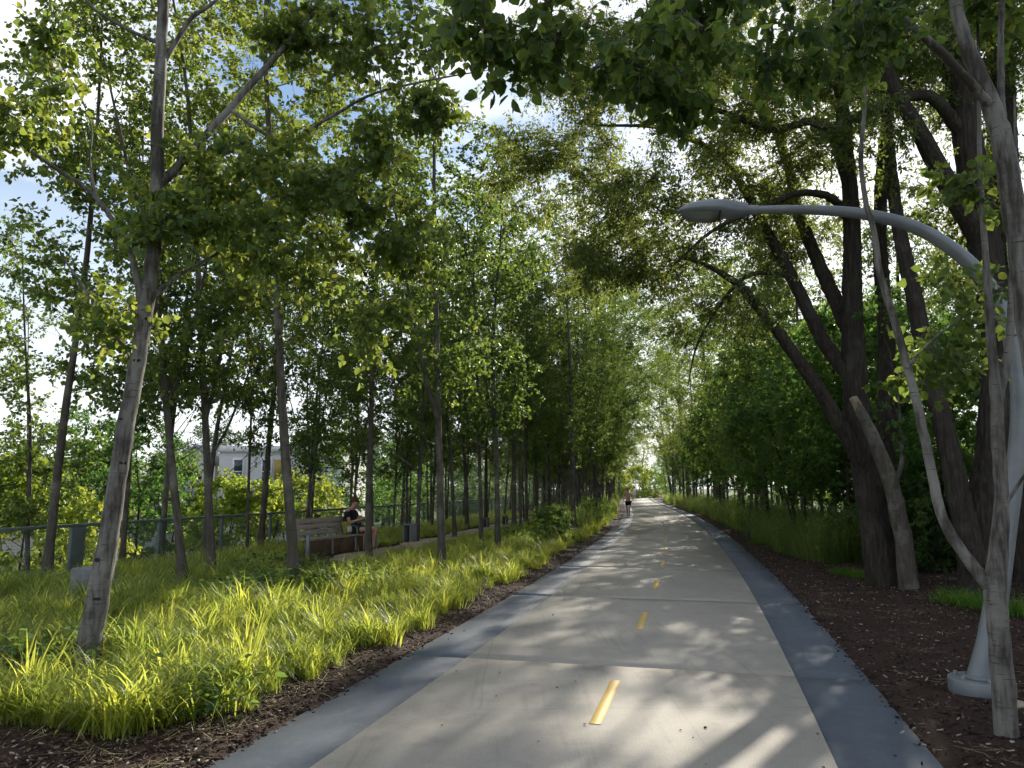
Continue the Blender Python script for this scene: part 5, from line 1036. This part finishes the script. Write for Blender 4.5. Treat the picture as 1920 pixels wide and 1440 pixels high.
skin_body('shorts', K, [('pelvis', 'hipL'), ('pelvis', 'hipR'), ('hipL', 'thL'), ('hipR', 'thR')], M['green_cloth'], sp_, 2)
for n_, q in (('L', 1), ('R', -1)):
    a, t_ = np.array(J['he' + n_][0]), np.array(J['to' + n_][0]); m_ = MB(); P_ = np.array([a + [-.05, 0, 0], a + [0, 0, .005], (a + t_) / 2, t_, t_ + [.06, 0, -.005]]); tube(m_, P_, [.028, .044, .045, .042, .020], 12); m_.build('shoe', M['shoe'], sp_, True)
ph = box(MB(), (.345, 0, .905), (.012, .075, .15), tilt=[[.86, 0, -.5], [0, 1, 0], [.5, 0, .86]]).build('mobile_phone', M['phone']); ph.parent = None; ph.matrix_world = Matrix.Translation(sp_.location) @ Matrix.Rotation(sp_.rotation_euler.z, 4, 'Z') @ Matrix.Scale(1.06, 4); bevel(ph, .004); tag(ph, 'dark phone held in both hands of the seated person', 'phone')
# bag on the bench
bag = empty('shoulder_bag', bench.location + Matrix.Rotation(bang, 3, 'Z') @ Vector((-.26, seat_y - .42, .47)), bang + .1); tag(bag, 'mustard yellow bag standing on the bench beside the seated person', 'bag')
bevel(box(MB(), (0, 0, .17), (.14, .30, .33), tilt=[[.97, 0, -.2], [0, 1, 0], [.2, 0, .97]]).build('body', M['yellow_bag'], bag), .035, 3); bevel(box(MB(), (.085, 0, .13), (.05, .22, .16), tilt=[[.97, 0, -.2], [0, 1, 0], [.2, 0, .97]]).build('front_pocket', M['white_cloth'], bag), .02, 2)
m_ = MB(); tube(m_, spline([(-.05, -.1, .32), (-.06, -.06, .45), (-.06, .06, .45), (-.05, .1, .32)], 12), .012, 6); m_.build('strap', M['black_cloth'], bag, True)

# walkers far down the path
def stander(p, rz, lab, top, bottom, hairm, shoem, stride=.18, H=1.68, long=0.0, pack=False):
    o = empty('person', p, rz, H / 1.72); tag(o, lab, 'person'); J = {'pelvis': ((0, 0, .95), (.14, .11)), 'waist': ((.01, 0, 1.10), (.115, .09)), 'chest': ((.02, 0, 1.28), (.145, .10)), 'upper': ((.02, 0, 1.40), (.13, .085)), 'neck': ((.02, 0, 1.49), .05)}
    E = [('pelvis', 'waist'), ('waist', 'chest'), ('chest', 'upper'), ('upper', 'neck')]; hb_ = head_joints(J, E, 'neck', (.03, 0, 1.50), (1, 0, 0))
    for q, n_ in ((-1, 'R'), (1, 'L')):
        sx = stride * q; J['sh' + n_] = ((.01, q * .165, 1.385), .055); J['el' + n_] = ((-.06 - sx * .6, q * .225, 1.13), .038); J['wr' + n_] = ((.10 - sx, q * .20, .98), .026); E += [('upper', 'sh' + n_), ('sh' + n_, 'el' + n_), ('el' + n_, 'wr' + n_)]; hand(J, E, 'wr' + n_, (.5, 0, -.8), (0, q, 0), n_)
        J['hip' + n_] = ((.0, q * .09, .88), .088); J['kn' + n_] = ((sx * .7 + .04, q * .09, .50), .056); J['cf' + n_] = ((sx * .8 - .02, q * .09, .36), .055); J['an' + n_] = ((sx * 1.1 - .03, q * .09, .09), .036); J['he' + n_] = ((sx * 1.1 - .04, q * .09, .04), .034); J['to' + n_] = ((sx * 1.1 + .13, q * .10, .028), .028)
        E += [('pelvis', 'hip' + n_), ('hip' + n_, 'kn' + n_), ('kn' + n_, 'cf' + n_), ('cf' + n_, 'an' + n_), ('an' + n_, 'he' + n_), ('he' + n_, 'to' + n_)]
    skin_body('body', J, E, M['skin'], o, 1); hair_cap(*hb_, hairm, o, long)
    G = lambda ns, f, ad: {n_: (J[n_][0], tuple(np.array(J[n_][1]) * f + ad) if isinstance(J[n_][1], tuple) else J[n_][1] * f + ad) for n_ in ns}
    skin_body('top', G(['waist', 'chest', 'upper', 'shL', 'shR'], 1.03, .012), [('waist', 'chest'), ('chest', 'upper'), ('upper', 'shL'), ('upper', 'shR')], top, o, 1, 'waist')
    K = G(['pelvis', 'hipL', 'hipR'], 1.04, .014)
    for n_, q in (('L', 1), ('R', -1)): K['th' + n_] = ((stride * q * .35 + .02, q * .09, .68), .088)
    skin_body('shorts', K, [('pelvis', 'hipL'), ('pelvis', 'hipR'), ('hipL', 'thL'), ('hipR', 'thR')], bottom, o, 1)
    for n_ in 'LR':
        a, t_ = np.array(J['he' + n_][0]), np.array(J['to' + n_][0]); m_ = MB(); tube(m_, [a + [-.04, 0, 0], a, (a + t_) / 2, t_, t_ + [.05, 0, -.005]], [.026, .042, .043, .040, .018], 10); m_.build('shoe', shoem, o, True)
    if pack: bevel(box(MB(), (-.17, 0, 1.22), (.16, .30, .42)).build('backpack', M['white_cloth'], o), .05, 3)
    return o
p = gp(1178.5, 971); p[2] = 0; stander(p, R(250), 'jogger in pink top and black shorts on the left shoulder of the path', M['pink_cloth'], M['black_cloth'], M['hair_blond'], M['white_shoe'], .2, 1.66, .1)
p = gp(1189.5, 939.5); p[2] = 0; stander(p, R(80), 'distant walker in dark top with pale backpack near the path end', M['black_cloth'], M['white_cloth'], M['black_cloth'], M['dark'], .15, 1.78, 0, True)

# ------------------------------------------------------------------ bicycle behind the bench
bk = empty('bicycle', bench.location + Matrix.Rotation(bang, 3, 'Z') @ Vector((-1.05, BL * .62, 0)), bang + .12); bk.location.z = float(terr(bk.location.x, bk.location.y)); bk.rotation_euler.x = 0; tag(bk, 'bicycle parked behind the bench with its handlebar showing over the backrest', 'bicycle')
def wheel(cy_):
    m_ = MB(); a = np.linspace(0, 2 * math.pi, 41)[:-1]; P_ = np.stack([np.zeros(40), cy_ + np.cos(a) * .335, .345 + np.sin(a) * .335], -1); P_ = np.vstack([P_, P_[:1]]); tube(m_, P_, .018, 8, cap=False); w_ = m_.build('wheel', M['dark'], bk, True)
    m_ = MB(); P_ = np.stack([np.zeros(41), cy_ + np.cos(np.append(a, a[0])) * .31, .345 + np.sin(np.append(a, a[0])) * .31], -1); tube(m_, P_, .010, 6, cap=False); m_.build('rim', M['galv'], w_, True)
    m_ = MB(); b = np.linspace(0, 2 * math.pi, 25)[:-1]; A = np.repeat([[0, cy_, .345]], 24, 0) + np.stack([.02 * np.sign(np.sin(b * 12 + .1)), 0 * b, 0 * b], -1); B = np.stack([0 * b, cy_ + np.cos(b) * .31, .345 + np.sin(b) * .31], -1); batch_twigs(m_, A, (A + B) / 2, B, np.full(24, .0014), np.full(24, .0014)); m_.build('spokes', M['galv'], w_)
wheel(-.52); wheel(.52)
M['bike'] = simple('teal bicycle paint', (.06, .17, .18), .35, .5, .1, 9, .2)
m_ = MB(); 
for a_, b_, r_ in (((0, -.52, .345), (0, -.06, .30), .011), ((0, -.06, .30), (0, -.20, .80), .016), ((0, -.06, .30), (0, .33, .72), .018), ((0, -.18, .74), (0, .31, .82), .016), ((0, -.52, .345), (0, -.18, .74), .009), ((0, .30, .90), (0, .36, .66), .018), ((0, .36, .66), (0, .52, .345), .013)): tube(m_, [a_, b_], r_, 8)
m_.build('frame', M['bike'], bk, True)
m_ = MB(); tube(m_, spline([(-.29, .22, 1.02), (-.20, .30, 1.03), (0, .29, 1.0), (.20, .30, 1.03), (.29, .22, 1.02)], 14), .013, 8); tube(m_, [(0, .29, 1.0), (0, .30, .90)], .014, 8); m_.build('handlebar', M['galv'], bk, True)
m_ = MB(); tube(m_, [(0, -.36, .93), (0, -.28, .935), (0, -.18, .93), (0, -.08, .925)], [.055, .06, .035, .018], 10); m_.build('saddle', M['dark'], bk, True)
m_ = MB(); tube(m_, [(0, -.20, .80), (0, -.225, .93)], .013, 8); m_.build('seat_post', M['galv'], bk, True)
m_ = MB(); a = np.linspace(0, 2 * math.pi, 25); tube(m_, np.stack([0 * a + .045, -.06 + np.cos(a) * .095, .30 + np.sin(a) * .095], -1), .006, 6, cap=False); tube(m_, [(.06, -.06, .30), (.07, -.06, .14)], .009, 6); tube(m_, [(-.06, -.06, .30), (-.07, -.06, .46)], .009, 6); tube(m_, [(.07, -.06, .14), (.15, -.06, .14)], .012, 6); m_.build('crank', M['galv'], bk, True)
